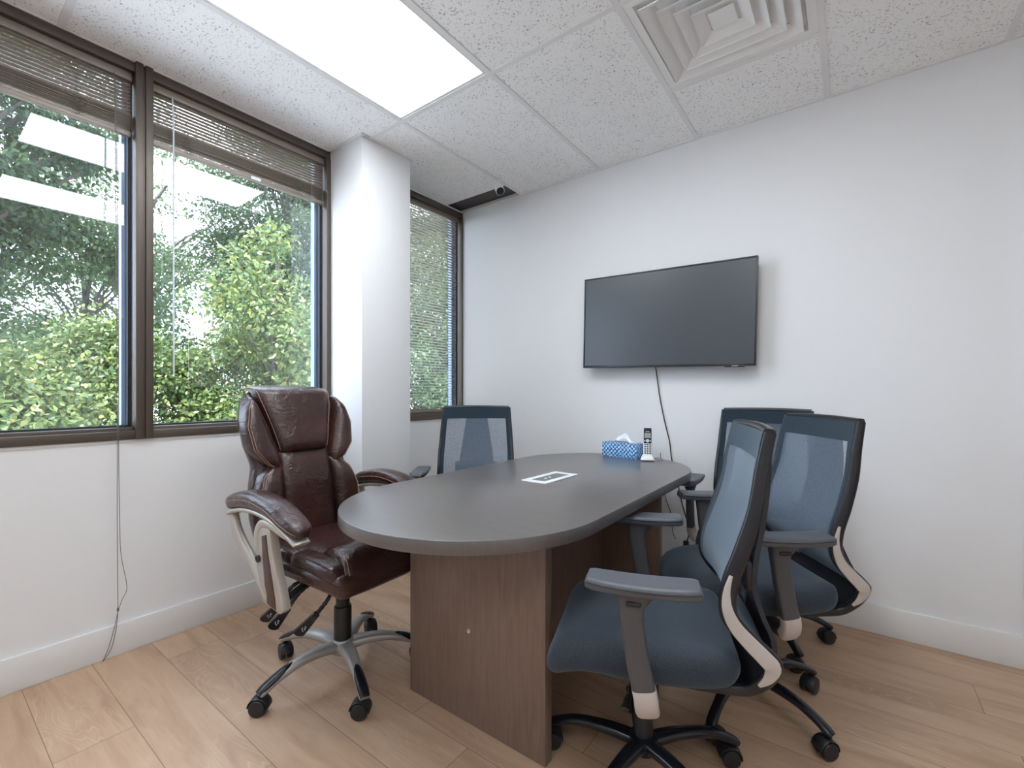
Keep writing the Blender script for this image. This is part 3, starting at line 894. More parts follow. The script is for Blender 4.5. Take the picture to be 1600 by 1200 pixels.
# ------------------------------------------------------------------ mesh task chairs
FX = [(1.028, -0.268), (0.94, -0.250), (0.85, -0.235), (0.76, -0.208), (0.69, -0.184), (0.64, -0.176), (0.60, -0.182), (0.56, -0.212), (0.525, -0.250), (0.498, -0.276)]
def build_task_chair():
    t = thing('mesh_office_chair', '', 'chair')
    prof = smooth_path([(x, z) for z, x in FX], 4)          # (x, z) from the top down to the rear kink
    low = smooth_path([(-0.276, 0.498), (-0.272, 0.470), (-0.252, 0.432), (-0.225, 0.408), (-0.175, 0.402), (-0.11, 0.398)], 4)[1:]
    full = prof + low
    def hwid(z):
        return interp([(0.39, 0.160), (0.45, 0.190), (0.50, 0.206), (0.62, 0.220), (0.75, 0.219), (0.9, 0.209), (1.03, 0.199)], z)
    def cv(y, z):                                            # backrest wraps forward at its sides
        return 0.5 * y * y * interp([(0.4, 0.2), (0.6, 1), (1.03, 0.7)], z)
    # seat
    def seat_fn(x, y, z):
        fx = (x + 0.25) / 0.5
        y2 = y * (1 - 0.10 * max(0, fx - 0.6) / 0.4 - 0.16 * max(0, 0.35 - fx) / 0.35)
        dz = -0.055 * max(0, (x - 0.10) / 0.15) ** 2 + 0.012 * max(0, (-x - 0.12) / 0.13) ** 2 + 0.10 * y * y - 0.004
        return (x, y2, z + dz)
    s = MB().rbox((0.01, 0, 0.452), (0.475, 0.475, 0.096), 0.046, 14, seat_fn)
    seat = s.obj('seat', 'seatf', t, angle=80)
    # piping round the top of the cushion
    loop = []
    for k in range(56):
        a = 2 * PI * k / 56
        c, q = math.cos(a), math.sin(a)
        x = 0.217 * math.copysign(abs(c) ** 0.42, c); y = 0.223 * math.copysign(abs(q) ** 0.42, q)
        p = seat_fn(x, y, 0.020)
        loop.append((p[0] + 0.01, p[1], p[2] + 0.452))
    MB().sweep(loop, 0.0030, n=6, closed=True).obj('piping', 'band', seat)
    MB().rbox((-0.01, 0, 0.398), (0.34, 0.34, 0.03), 0.01, 6).obj('seat_pan', 'black', t)
    # mesh panel
    zs = [p[1] for p in prof]
    def mesh_pt(u, v):
        i = u * (len(prof) - 1); k = int(min(i, len(prof) - 2)); f = i - k
        x = lerp(prof[k][0], prof[k + 1][0], f); z = lerp(prof[k][1], prof[k + 1][1], f)
        h = hwid(z); y = lerp(-h, h, v)
        return (x + cv(y, z) - cv(h, z) , y, z)
    ms = MB().sheet(mesh_pt, 36, 16)
    mesh_o = ms.obj('mesh_panel', 'mesh', t, angle=80)
    # opaque hems round the mesh
    hem = MB()
    hem.sheet(lambda u, v: tuple(Vector(mesh_pt(u * 0.085, v)) + Vector((0.0012, 0, 0))), 4, 16)
    hem.sheet(lambda u, v: tuple(Vector(mesh_pt(u * 0.085, v)) - Vector((0.0012, 0, 0))), 4, 16)
    for a, b in ((0.0, 0.065), (0.935, 1.0)):
        for e in (0.0012, -0.0012):
            hem.sheet(lambda u, v: tuple(Vector(mesh_pt(u, lerp(a, b, v))) + Vector((e, 0, 0))), 36, 2)
    hem.obj('mesh_hem', 'band', mesh_o, angle=80)
    # side frames
    fr = MB()
    def fs(z):
        return interp([(0.39, 0.012), (0.50, 0.020), (0.62, 0.020), (1.03, 0.014)], z)
    loopf = []
    for s_ in (1, -1):
        pth = [(x - 0.014, s_ * hwid(z), z) for x, z in full]
        refs = []
        for i in range(len(pth)):
            refs.append((0, s_, 0))
        if s_ == 1:
            loopf = pth
        fr.sweep(pth, [(fs(z), 0.0095) for x, z in full], ref=refs, n=12, power=3.2)
    # top rail
    x0, z0 = prof[0]
    top = [(x0 - 0.014 + cv(y, 1.0) - cv(hwid(z0), 1.0), y, z0 + 0.004 * (1 - (y / 0.199) ** 2)) for y in [(-0.199 + 0.398 * k / 14) for k in range(15)]]
    fr.sweep(top, (0.013, 0.010), ref=(0, 0, 1), n=12, power=3)
    fr.obj('backrest_frame', 'frame', t, angle=50)
    # pale inlay on the outer side of each side frame
    for s_ in (1, -1):
        ac = MB()
        path = [(-0.196, 0.700), (-0.187, 0.660), (-0.189, 0.620), (-0.207, 0.580), (-0.238, 0.545), (-0.268, 0.515), (-0.286, 0.492), (-0.280, 0.462), (-0.262, 0.437)]
        wd = [0.004, 0.008, 0.012, 0.015, 0.017, 0.018, 0.018, 0.012, 0.004]
        pw = smooth_path([(x, z, w_) for (x, z), w_ in zip(path, wd)], 4)
        ac.sweep([(x, s_ * (hwid(z) + 0.0085), z) for x, z, w_ in pw], [(w_, 0.0035) for x, z, w_ in pw], ref=(0, s_, 0), n=10, power=4)
        ac.obj('side_accent', 'accent', t)
    # plastic shell at the foot of the back, reaching under the seat
    def shell(u, v):
        i = u * (len(low) - 1); k = int(min(i, len(low) - 2)); f = i - k
        x = lerp(low[k][0], low[k + 1][0], f); z = lerp(low[k][1], low[k + 1][1], f)
        h = hwid(z) - 0.004
        return (x - 0.012, lerp(-h, h, v), z - 0.004)
    MB().sheet(shell, 20, 10, (-0.008, 0, -0.006)).obj('back_shell', 'frame', t, angle=60)
    # spine plate behind the mesh, narrow on top
    sp = smooth_path([(-0.300, 1.005), (-0.305, 0.95), (-0.300, 0.88), (-0.285, 0.78), (-0.268, 0.70), (-0.262, 0.63), (-0.278, 0.57), (-0.298, 0.52), (-0.296, 0.48)], 4)
    def spine(u, v):
        i = u * (len(sp) - 1); k = int(min(i, len(sp) - 2)); f = i - k
        x = lerp(sp[k][0], sp[k + 1][0], f); z = lerp(sp[k][1], sp[k + 1][1], f)
        h = interp([(0.48, 0.15), (0.60, 0.125), (0.70, 0.105), (1.0, 0.060)], z)
        return (x, lerp(-h, h, v), z)
    MB().sheet(spine, 32, 6, (-0.012, 0, 0)).obj('back_spine', 'frame', t, angle=60)
    MB().rbox((-0.252, 0, 0.665), (0.022, 0.26, 0.075), 0.010, 6).obj('lumbar_support', 'frame', t)
    # arms
    for s_ in (1, -1):
        ya = s_ * 0.292
        def padf(x, y, z):
            k = 1 - 0.16 * max(0, abs(x) / 0.125) ** 3
            z2 = z - (0.006 if z < 0 and abs(x) > 0.09 else 0)
            kk = 1.0 if z > 0 else 0.82
            return (x * (1.0 if z > 0 else 1.03), y * k * kk, z + 0.006 * (x / 0.125) ** 2)
        arm = MB().rbox((0.0, ya, 0.677), (0.250, 0.088, 0.030), 0.010, 8, padf).obj('armrest', 'pad', t, angle=35)
        po = MB()
        pts = [(0.018, ya, 0.668), (0.020, ya, 0.655), (0.024, ya, 0.630), (0.020, ya + s_ * 0.002, 0.58), (0.008, ya + s_ * 0.004, 0.50), (-0.004, ya + s_ * 0.004, 0.445)]
        sz = [(0.050, 0.026), (0.040, 0.022), (0.029, 0.018), (0.0265, 0.017), (0.0265, 0.017), (0.0265, 0.017)]
        q = smooth_path([(*p, *z) for p, z in zip(pts, sz)], 4)
        po.sweep([p[:3] for p in q], [(p[3], p[4]) for p in q], ref=(0, s_, 0), n=16, power=3.5)
        po.obj('arm_post', 'armp', arm, angle=50)
        MB().rbox((0.018, ya + s_ * 0.021, 0.643), (0.034, 0.008, 0.011), 0.004, 5).obj('adjust_button', 'gloss', arm)
        cl = MB()
        q = smooth_path([(-0.004, ya + s_ * 0.004, 0.447), (-0.008, ya + s_ * 0.003, 0.425), (-0.010, ya - s_ * 0.006, 0.402), (-0.012, ya - s_ * 0.022, 0.384)], 4)
        cl.sweep(q, (0.0275, 0.019), ref=(0, s_, 0.3), n=16, power=3.5)
        cl.obj('arm_collar', 'accent', arm, angle=50)
        br = MB()
        q = smooth_path([(-0.012, ya - s_ * 0.014, 0.390), (-0.014, ya - s_ * 0.05, 0.374), (-0.015, ya - s_ * 0.11, 0.372), (-0.015, s_ * 0.06, 0.374)], 4)
        br.sweep(q, (0.025, 0.012), ref=(0, 0, 1), n=12, power=3.5)
        br.obj('arm_bracket', 'armp', arm, angle=50)
    # mechanism, column, base
    mc = MB().rbox((-0.02, 0, 0.362), (0.24, 0.13, 0.055), 0.012, 6)
    mc.sweep([(-0.08, 0, 0.372), (-0.16, 0, 0.378), (-0.235, 0, 0.398)], (0.05, 0.012), ref=(0, 0, 1), n=12, power=3)
    mc.obj('mechanism', 'black', t)
    lv = MB().sweep([(0.03, 0.06, 0.366), (0.03, 0.20, 0.366), (0.04, 0.25, 0.362)], [(0.004, 0.004), (0.004, 0.004), (0.012, 0.003)], ref=(0, 0, 1), n=8)
    lv.obj('tilt_lever', 'black', t)
    MB().lathe([(0.026, 0.09), (0.027, 0.22), (0.025, 0.225), (0.014, 0.226), (0.014, 0.345)], 20).obj('gas_column', 'black', t)
    bs = bpy.data.objects.new('star_base', None); COL.objects.link(bs); bs.parent = t
    MB().lathe([(0.038, 0.088), (0.042, 0.095), (0.040, 0.128), (0.030, 0.134)], 24).obj('hub', 'gloss', bs)
    for k in range(5):
        a = 2 * PI * k / 5
        mtx = Matrix.Rotation(a, 4, 'Z')
        q = smooth_path([(0.028, 0, 0.112, 0.024, 0.017), (0.10, 0, 0.118, 0.021, 0.015), (0.19, 0, 0.112, 0.018, 0.013), (0.25, 0, 0.094, 0.016, 0.012), (0.290, 0, 0.074, 0.017, 0.012), (0.303, 0, 0.066, 0.015, 0.010)], 4)
        MB().sweep([p[:3] for p in q], [(p[3], p[4]) for p in q], ref=(0, 0, 1), n=14, power=2.6, mtx=mtx).obj('leg', 'gloss', bs, angle=60)
        caster(bs, 0.293 * math.cos(a), 0.293 * math.sin(a), a + [0.4, -0.7, 0.9, -0.3, 1.2][k])
    return t, bs
chair, bs = build_task_chair()
def place_chair(x, y, facing, base_ang, label):
    global chair
    if place_chair.first:
        c = chair; place_chair.first = False
    else:
        c = copy_tree(chair)
    c.location = (x, y, 0); c.rotation_euler = (0, 0, math.radians(facing))
    for ch in [o for o in bpy.data.objects if o.parent == c and o.name.startswith('star_base')]:
        ch.rotation_euler = (0, 0, math.radians(base_ang - facing))
    c['label'] = label; c['category'] = 'chair'; c['group'] = 'blue-grey mesh office chairs around the table'
    return c
place_chair.first = True
place_chair(-0.482, 1.288, 200, 191, 'blue-grey mesh office chair nearest the camera, on the right side of the table')
place_chair(-0.318, 1.835, 215, 47, 'blue-grey mesh office chair between the nearest mesh chair and the one by the grey wall')
place_chair(-0.350, 2.385, 270, 21, 'blue-grey mesh office chair with its back against the wall right of the television')
place_chair(-1.68, 1.90, 307, 20, 'blue-grey mesh office chair in the corner beyond the white pillar')

# ------------------------------------------------------------------ brown leather executive chair
EX, EY = -1.635, 1.062
t = thing('executive_chair', 'brown leather high-back executive chair with silver arms at the near end of the table', 'chair', (EX, EY, 0), math.radians(2))
def xb(y, z):
    b = interp([(0.46, -0.175), (0.55, -0.195), (0.65, -0.205), (0.75, -0.215), (0.85, -0.240), (0.95, -0.272), (1.05, -0.305), (1.14, -0.345)], z)
    return b - 0.045 + 0.35 * y * y
def half(z):
    return interp([(0.50, 0.205), (0.62, 0.228), (0.74, 0.226), (0.82, 0.205), (0.90, 0.226), (1.0, 0.232), (1.07, 0.215), (1.12, 0.18), (1.14, 0.16)], z)
# shell behind the cushions
def shell_fn(u, v):
    z = lerp(0.47, 1.125, u); h = half(z) - 0.004
    y = lerp(-h, h, v)
    return (xb(y, z) - 0.008, y, z)
sh = MB()
N1, N2 = 30, 14
vs = []; fs_ = []
for i in range(N1 + 1):
    z = lerp(0.46, 1.122, i / N1); h = half(z) - 0.002
    sec = []
    for k in range(24):
        a = 2 * PI * k / 24
        c_, q_ = math.cos(a), math.sin(a)
        y = h * math.copysign(abs(c_) ** 0.55, c_)
        dx = 0.048 * math.copysign(abs(q_) ** 0.55, q_)
        endk = min(1, (1 - abs(2 * i / N1 - 1)) * 8 + 0.35)
        sec.append((xb(y * 0.9, z) - 0.042 + dx * endk, y * (0.94 + 0.06 * endk), z))
    vs += sec
for i in range(N1):
    for k in range(24):
        l = (k + 1) % 24
        fs_.append((i * 24 + k, i * 24 + l, (i + 1) * 24 + l, (i + 1) * 24 + k))
fs_.append(tuple(range(23, -1, -1))); fs_.append(tuple(N1 * 24 + k for k in range(24)))
back = MB().add(vs, fs_).obj('backrest', 'leather', t, angle=70)
# head cushion rolling over the top edge
def head_x(p, s, tt, h):
    x, y, z = p
    if tt > 0.80:
        k = (tt - 0.80) / 0.20
        x -= 0.085 * k ** 1.6
        z += 0.004 * math.sin(k * PI)
    return (x, y, z)
hl = lambda tt: -interp([(0, 0.108), (0.35, 0.135), (0.75, 0.170), (1, 0.178)], tt)
hr = lambda tt: interp([(0, 0.108), (0.35, 0.135), (0.75, 0.170), (1, 0.178)], tt)
def thick_head(name, **k):
    pass
hd = MB()
nz, ny = 26, 20
def head_surf(ss, tt):
    y = lerp(hl(tt), hr(tt), ss)
    a = abs(2 * ss - 1)
    ed = max(0, 1 - a ** 3.2) ** 0.5
    if tt < 0.78:
        k = tt / 0.78
        z = lerp(0.862, 1.115, k)
        b = max(0, 1 - (1 - min(1, k * 3.0)) ** 2.4) ** 0.5
        x = xb(y, z) + (0.062 * b * ed if k < 1 else 0.062 * ed)
    else:
        k = (tt - 0.78) / 0.22
        an = k * PI * 0.62
        zc, xc0 = 1.115, xb(y, 1.115)
        r = 0.062 * ed
        x = xc0 - 0.045 + (0.045 + r) * math.cos(an) - 0.03 * k
        z = zc + (0.022 + 0.016 * ed) * math.sin(an)
    return (x, y, z)
hd.sheet(lambda u, v: head_surf(v, u), nz, ny, (-0.012, 0, -0.001))
head = hd.obj('head_cushion', 'leather', back, angle=75)
# side bolsters and middle panel
for s_ in (-1, 1):
    up_in = lambda tt: interp([(0, 0.118), (0.2, 0.112), (0.45, 0.138), (1, 0.186)], tt)
    def up_out(tt):
        return interp([(0, 0.130), (0.1, 0.185), (0.3, 0.232), (0.6, 0.245), (0.85, 0.228), (1, 0.196)], tt)
    def uo(p, ss, tt, h):
        return p
    a = (lambda tt, s_=s_: s_ * up_in(tt)); b = (lambda tt, s_=s_: s_ * up_out(tt))
    l_, r_ = (a, b) if s_ > 0 else (b, a)
    o = MB().puff(l_, r_, 0.800, 1.105, xb, 0.052, 20, 12, depth=0.015).obj('upper_bolster', 'leather', back, angle=75)
    lo_in = lambda tt: interp([(0, 0.128), (0.5, 0.116), (0.85, 0.112), (1, 0.108)], tt)
    lo_out = lambda tt: interp([(0, 0.212), (0.3, 0.236), (0.6, 0.236), (0.85, 0.205), (1, 0.150)], tt)
    a = (lambda tt, s_=s_: s_ * lo_in(tt)); b = (lambda tt, s_=s_: s_ * lo_out(tt))
    l_, r_ = (a, b) if s_ > 0 else (b, a)
    MB().puff(l_, r_, 0.50, 0.835, xb, 0.050, 20, 12, depth=0.015).obj('lower_bolster', 'leather', back, angle=75)
    # stitching
    st = MB()
    for off in (0.010, 0.017):
        pts = []
        for k in range(19):
            tt = 0.06 + 0.88 * k / 18
            y = s_ * (up_out(tt) - off); z = lerp(0.80, 1.105, tt)
            ssx = 1 - off / max(0.02, (up_out(tt) - up_in(tt)))
            av = abs(2 * ssx - 1); bv = abs(2 * tt - 1)
            hgt = max(0, 1 - av ** 2.6) ** 0.5 * max(0, 1 - bv ** 4.1) ** 0.5
            pts.append((xb(y, z) + 0.052 * hgt + 0.001, y, z))
        st.sweep(smooth_path(pts, 2), 0.0009, ref=(1, 0, 0), n=5)
    for off in (0.010, 0.017):
        pts = []
        for k in range(15):
            tt = 0.1 + 0.8 * k / 14
            y = s_ * (lo_out(tt) - off); z = lerp(0.50, 0.835, tt)
            ssx = 1 - off / max(0.02, (lo_out(tt) - lo_in(tt)))
            av = abs(2 * ssx - 1); bv = abs(2 * tt - 1)
            hgt = max(0, 1 - av ** 2.6) ** 0.5 * max(0, 1 - bv ** 4.1) ** 0.5
            pts.append((xb(y, z) + 0.050 * hgt + 0.001, y, z))
        st.sweep(smooth_path(pts, 2), 0.0009, ref=(1, 0, 0), n=5)
    # seam beside the head cushion
    st.sweep([tuple(Vector(head_surf(0.5 + s_ * 0.47, k / 16 * 0.95)) + Vector((0.002, s_ * 0.001, 0))) for k in range(1, 17)], 0.0009, ref=(1, 0, 0), n=5)
    st.obj('stitching', 'stitch', back)
MB().puff(lambda tt: -interp([(0, 0.130), (0.5, 0.118), (1, 0.112)], tt), lambda tt: interp([(0, 0.130), (0.5, 0.118), (1, 0.112)], tt), 0.49, 0.885, xb, 0.040, 24, 16, pw=3.2, depth=0.015).obj('lumbar_cushion', 'leather', back, angle=75)
# seat: base tub and cushions on it
def tub(x, y, z):
    fx = (x + 0.27) / 0.54
    k = 1 - 0.10 * max(0, fx - 0.7) / 0.3 - 0.06 * max(0, 0.3 - fx) / 0.3
    return (x, y * k * (1 if z > 0 else 0.93), z - 0.018 * max(0, (x - 0.05) / 0.2) ** 2 * (1 if z < 0 else 0.3))
seat = MB().rbox((0.015, 0, 0.478), (0.54, 0.485, 0.078), 0.034, 12, tub).obj('seat', 'leather', t, angle=75)
def front_roll(u, v):
    """front cushion: a wide tongue from mid seat over the front lip down to the underside"""
    hwid_ = 0.150 + 0.03 * u
    y = lerp(-hwid_, hwid_, v)
    a = abs(2 * v - 1); ed = max(0, 1 - a ** 3.5) ** 0.5
    pth = [(-0.235, 0.548), (-0.10, 0.553), (0.03, 0.556), (0.13, 0.560), (0.205, 0.558), (0.262, 0.535), (0.290, 0.492), (0.286, 0.452), (0.262, 0.424)]
    i = u * (len(pth) - 1); k = int(min(i, len(pth) - 2)); f = i - k
    x = lerp(pth[k][0], pth[k + 1][0], f); z = lerp(pth[k][1], pth[k + 1][1], f)
    return (x, y, z)
ROLL = smooth_path([(-0.235, 0.540), (-0.10, 0.548), (0.02, 0.553), (0.09, 0.556), (0.135, 0.572), (0.195, 0.575), (0.250, 0.552), (0.284, 0.502), (0.282, 0.455), (0.255, 0.424)], 5)
def tongue(u, v, o=0.0):
    i = u * (len(ROLL) - 1); k = int(min(i, len(ROLL) - 2)); f = i - k
    x = lerp(ROLL[k][0], ROLL[k + 1][0], f); z = lerp(ROLL[k][1], ROLL[k + 1][1], f)
    hw_ = interp([(0, 0.155), (0.35, 0.145), (0.55, 0.165), (0.75, 0.190), (1, 0.185)], u)
    y = lerp(-hw_, hw_, v)
    a = abs(2 * v - 1); ed = 1 - max(0, 1 - a ** 4) ** 0.5
    cxx, czz = 0.05, 0.47
    dx, dz = x - cxx, z - czz
    L = max(1e-6, math.hypot(dx, dz))
    nrm = (0.0, 1.0) if x < 0.10 else (dx / L, dz / L)
    return (x - nrm[0] * (0.030 * ed - o), y, z - nrm[1] * (0.030 * ed - o))
MB().sheet(tongue, 40, 18, (-0.004, 0, -0.010)).obj('seat_cushion', 'leather', seat, angle=75)
st = MB()
for s_ in (0.035, 0.065, 0.935, 0.965):
    st.sweep([tongue(0.5 + 0.48 * k / 20, s_, 0.0015) for k in range(21)], 0.0009, ref=(0, 1, 0), n=5)
for s_ in (-1, 1):
    # puffed pads along each side of the seat
    for (xa, xb_, zz, w0, w1) in ((-0.235, 0.035, 0.532, 0.140, 0.238), (0.015, 0.262, 0.522, 0.150, 0.236)):
        def padq(x, y, z, xa=xa, xb_=xb_):
            k = (x - 0) / ((xb_ - xa) / 2)
            return (x, y * (1 - 0.18 * max(0, k) ** 2), z - 0.016 * max(0, k) ** 2 + 0.0025 * math.sin(x * 190) * max(0, s_ * y / 0.05))
        cxm = (xa + xb_) / 2; cym = s_ * (w0 + w1) / 2
        MB().rbox((cxm, cym, zz), (xb_ - xa, w1 - w0, 0.056), 0.026, 9, padq).obj('side_pad', 'leather', seat, angle=75)
        for off in (0.0, 0.008):
            st.sweep([(cxm + q, cym + s_ * ((w1 - w0) / 2 - 0.004 - off * 0.6) * (1 - 0.18 * max(0, q / ((xb_ - xa) / 2)) ** 2), zz + 0.004 + off - 0.016 * max(0, q / ((xb_ - xa) / 2)) ** 2) for q in [lerp(-(xb_ - xa) / 2 + 0.03, (xb_ - xa) / 2 - 0.03, k / 10) for k in range(11)]], 0.0009, ref=(0, 1, 0), n=5)
st.obj('stitching', 'stitch', seat)
# arms (local x, z)
def L2(p):
    return (p[0] - EX, p[1])
for s_ in (-1, 1):
    yo = s_ * 0.285
    pp = [(-0.278, 0.690), (-0.255, 0.710), (-0.18, 0.727), (-0.08, 0.735), (0.04, 0.720), (0.125, 0.690), (0.180, 0.668), (0.200, 0.656)]
    ss = [(0.026, 0.018), (0.036, 0.027), (0.040, 0.030), (0.043, 0.031), (0.046, 0.029), (0.046, 0.025), (0.038, 0.023), (0.020, 0.013)]
    q = smooth_path([(x, z, a, b) for (x, z), (a, b) in zip(pp, ss)], 5)
    arm = MB().sweep([(p[0], yo, p[1]) for p in q], [(p[2], p[3]) for p in q], ref=(0, 0, 1), n=20, power=2.7).obj('armrest', 'leather', t, angle=70)
    st = MB()
    for s2 in (-1, 1):
        st.sweep([(p[0], yo + s2 * p[2] * 0.93, p[1] + p[3] * 0.42) for p in q[2:-2]], 0.0010, ref=(0, 0, 1), n=5)
        st.sweep([(p[0], yo + s2 * p[2] * 0.99, p[1] + p[3] * 0.05) for p in q[2:-2]], 0.0010, ref=(0, 0, 1), n=5)
    st.obj('stitching', 'stitch', arm)
    # rail under the pad
    rl = MB()
    q2 = smooth_path([(-0.275, 0.664), (-0.24, 0.676), (-0.16, 0.692), (-0.05, 0.694), (0.06, 0.676), (0.14, 0.646), (0.180, 0.630), (0.188, 0.624)], 5)
    rl.sweep([(p[0], yo, p[1]) for p in q2], [(0.030, 0.010)] * len(q2), ref=(0, 0, 1), n=12, power=3)
    # rear strut sweeping down into the post
    q3 = smooth_path([(-0.270, 0.668, 0.012), (-0.245, 0.605, 0.020), (-0.195, 0.555, 0.022), (-0.125, 0.505, 0.020), (-0.065, 0.455, 0.018), (-0.010, 0.400, 0.012)], 5)
    rl.sweep([(p[0], yo + s_ * 0.004, p[1]) for p in q3], [(p[2], 0.015) for p in q3], ref=(0, 1, 0), n=12, power=3)
    # upper hook of the post
    q4 = smooth_path([(0.165, 0.636, 0.012), (0.095, 0.646, 0.013), (0.02, 0.662, 0.015), (-0.045, 0.655, 0.018), (-0.070, 0.615, 0.020), (-0.066, 0.560, 0.020)], 5)
    rl.sweep([(p[0], yo + s_ * 0.004, p[1]) for p in q4], [(p[2], 0.018) for p in q4], ref=(0, 1, 0), n=12, power=3)
    rl.obj('arm_frame', 'pale', arm, angle=50)
    post = [(-0.090, 0.62), (-0.072, 0.535), (-0.056, 0.470), (-0.046, 0.430), (-0.034, 0.388), (0.085, 0.374), (0.106, 0.390), (0.088, 0.440), (0.055, 0.520), (0.030, 0.600), (0.015, 0.655), (-0.05, 0.665)]
    MB().prism(post, yo - 0.013 if s_ > 0 else yo - 0.018, yo + 0.018 if s_ > 0 else yo + 0.013, 'y').obj('arm_post', 'pale', arm, bevel=0.004, angle=35)
    inl = [(-0.030, 0.618), (-0.022, 0.540), (-0.008, 0.450), (0.006, 0.420), (0.006, 0.392), (0.064, 0.383), (0.058, 0.420), (0.032, 0.500), (0.010, 0.570), (0.000, 0.628)]
    a, b = sorted((yo + s_ * 0.010, yo + s_ * 0.0205))
    MB().prism(inl, a, b, 'y').obj('arm_inlay', 'inlay', arm, bevel=0.001)
    MB().lathe([(0.013, -0.012), (0.013, 0.004), (0.010, 0.006), (0.009, 0.003), (0.002, 0.003)], 18, Matrix.Translation((-0.052, yo + s_ * 0.020, 0.535)) @ Matrix.Rotation(-s_ * PI / 2, 4, 'X')).obj('bolt_cap', 'black', arm)
    q5 = [(0.02, yo - s_ * 0.01, 0.385), (0.02, yo - s_ * 0.05, 0.392), (0.02, s_ * 0.16, 0.418), (0.02, s_ * 0.09, 0.424)]
    MB().sweep(smooth_path(q5, 4), (0.022, 0.005), ref=(0, 0, 1), n=10, power=3).obj('arm_bracket', 'black', arm)
# mechanism under the seat with three paddles
MB().rbox((-0.02, 0, 0.418), (0.26, 0.20, 0.05), 0.01, 6).obj('mechanism', 'black', t)
for (p0, p1, p2, p3) in (((-0.06, -0.09, 0.405), (-0.105, -0.15, 0.370), (-0.128, -0.175, 0.318), (-0.200, -0.215, 0.235)),
                         ((-0.02, -0.09, 0.405), (-0.035, -0.16, 0.368), (-0.062, -0.185, 0.318), (-0.120, -0.225, 0.232)),
                         ((0.08, -0.09, 0.405), (0.105, -0.13, 0.375), (0.082, -0.160, 0.325), (0.012, -0.200, 0.238))):
    lv = MB()
    q = smooth_path([p0, p1, p2], 8)
    lv.sweep(q, [(0.0065 + 0.0018 * (i % 2),) * 2 for i in range(len(q))], ref=(0, 0, 1), n=8)
    dirv = (Vector(p3) - Vector(p2)); Ln = dirv.length
    zx = dirv.normalized()
    yx = Vector((0.54, 0.84, 0.0)); yx = (yx - zx * yx.dot(zx)).normalized()
    wx = yx.cross(zx)
    mtx = Matrix(((yx.x, wx.x, zx.x, p2[0]), (yx.y, wx.y, zx.y, p2[1]), (yx.z, wx.z, zx.z, p2[2]), (0, 0, 0, 1)))
    def pdl(x, y, z, L=Ln):
        k = 0.72 + 0.42 * (z / L + 0.5)
        return (x * k, y, z)
    out = [(0.0115 * math.cos(a), 0.010 + 0.010 * math.sin(a)) for a in [PI + PI * k / 10 for k in range(11)]]
    out += [(0.0205 * math.cos(a), Ln - 0.018 + 0.016 * math.copysign(abs(math.sin(a)) ** 0.8, math.sin(a))) for a in [PI * k / 14 for k in range(15)]]
    lv.prism(out, -0.005, 0.005, 'y', mtx)
    lo = lv.obj('paddle_lever', 'gloss', t, angle=40)
    ic = MB()
    sgn = -1 if (mtx @ Vector((0, -1, 0)) - mtx @ Vector((0, 0, 0))).dot(Vector((0.84, -0.54, 0.4))) > 0 else 1
    for (ax, az, bx, bz) in ((-0.004, 0.58, 0.002, 0.58), (0.002, 0.58, 0.003, 0.68), (0.003, 0.68, 0.008, 0.69), (-0.002, 0.73, 0.006, 0.76), (-0.007, 0.64, -0.004, 0.72)):
        ic.sweep([(ax, sgn * 0.0056, az * Ln), (bx, sgn * 0.0056, bz * Ln)], (0.0013, 0.0005), ref=(0, 1, 0), n=6, mtx=mtx)
    ic.obj('symbol', 'mark', lo)
    rg = MB(); rg.lathe([(0.0105, 0), (0.0105, 0.0012), (0.009, 0.0016)], 18, mtx @ Matrix.Translation((0, sgn * 0.0048, 0.22 * Ln)) @ Matrix.Rotation(-sgn * PI / 2, 4, 'X'))
    rg.obj('thumb_dimple', 'black', lo)
MB().lathe([(0.034, 0.118), (0.034, 0.262), (0.032, 0.268), (0.0265, 0.270), (0.026, 0.40)], 24).obj('gas_column', 'black', t)
sb = bpy.data.objects.new('star_base', None); COL.objects.link(sb); sb.parent = t
MB().lathe([(0.045, 0.088), (0.050, 0.096), (0.046, 0.130), (0.036, 0.140)], 28).obj('hub', 'silver', sb)
for k in range(5):
    a = math.radians(-94 + 72 * k)
    mtx = Matrix.Rotation(a, 4, 'Z')
    q = smooth_path([(0.03, 0, 0.114, 0.034, 0.020), (0.10, 0, 0.125, 0.028, 0.018), (0.18, 0, 0.122, 0.022, 0.016), (0.25, 0, 0.102, 0.019, 0.014), (0.305, 0, 0.078, 0.019, 0.012), (0.318, 0, 0.070, 0.016, 0.009)], 5)
    lg = MB().sweep([p[:3] for p in q], [(p[3], p[4]) for p in q], ref=(0, 0, 1), n=16, power=2.6, mtx=mtx).obj('leg', 'silver', sb, angle=60)
    q = smooth_path([(0.200, 0, 0.1235, 0.004, 0.010), (0.215, 0, 0.1205, 0.013, 0.012), (0.25, 0, 0.108, 0.018, 0.013), (0.30, 0, 0.086, 0.0185, 0.012), (0.320, 0, 0.074, 0.016, 0.010)], 4)
    MB().sweep([p[:3] for p in q], [(p[3], p[4]) for p in q], ref=(0, 0, 1), n=14, power=2.8, mtx=mtx).obj('foot_pad', 'gloss', lg, angle=60)
    caster(sb, 0.305 * math.cos(a), 0.305 * math.sin(a), a + [2.3, 1.0, -0.9, 0.6, -0.5][k], r=0.029, zt=0.07)

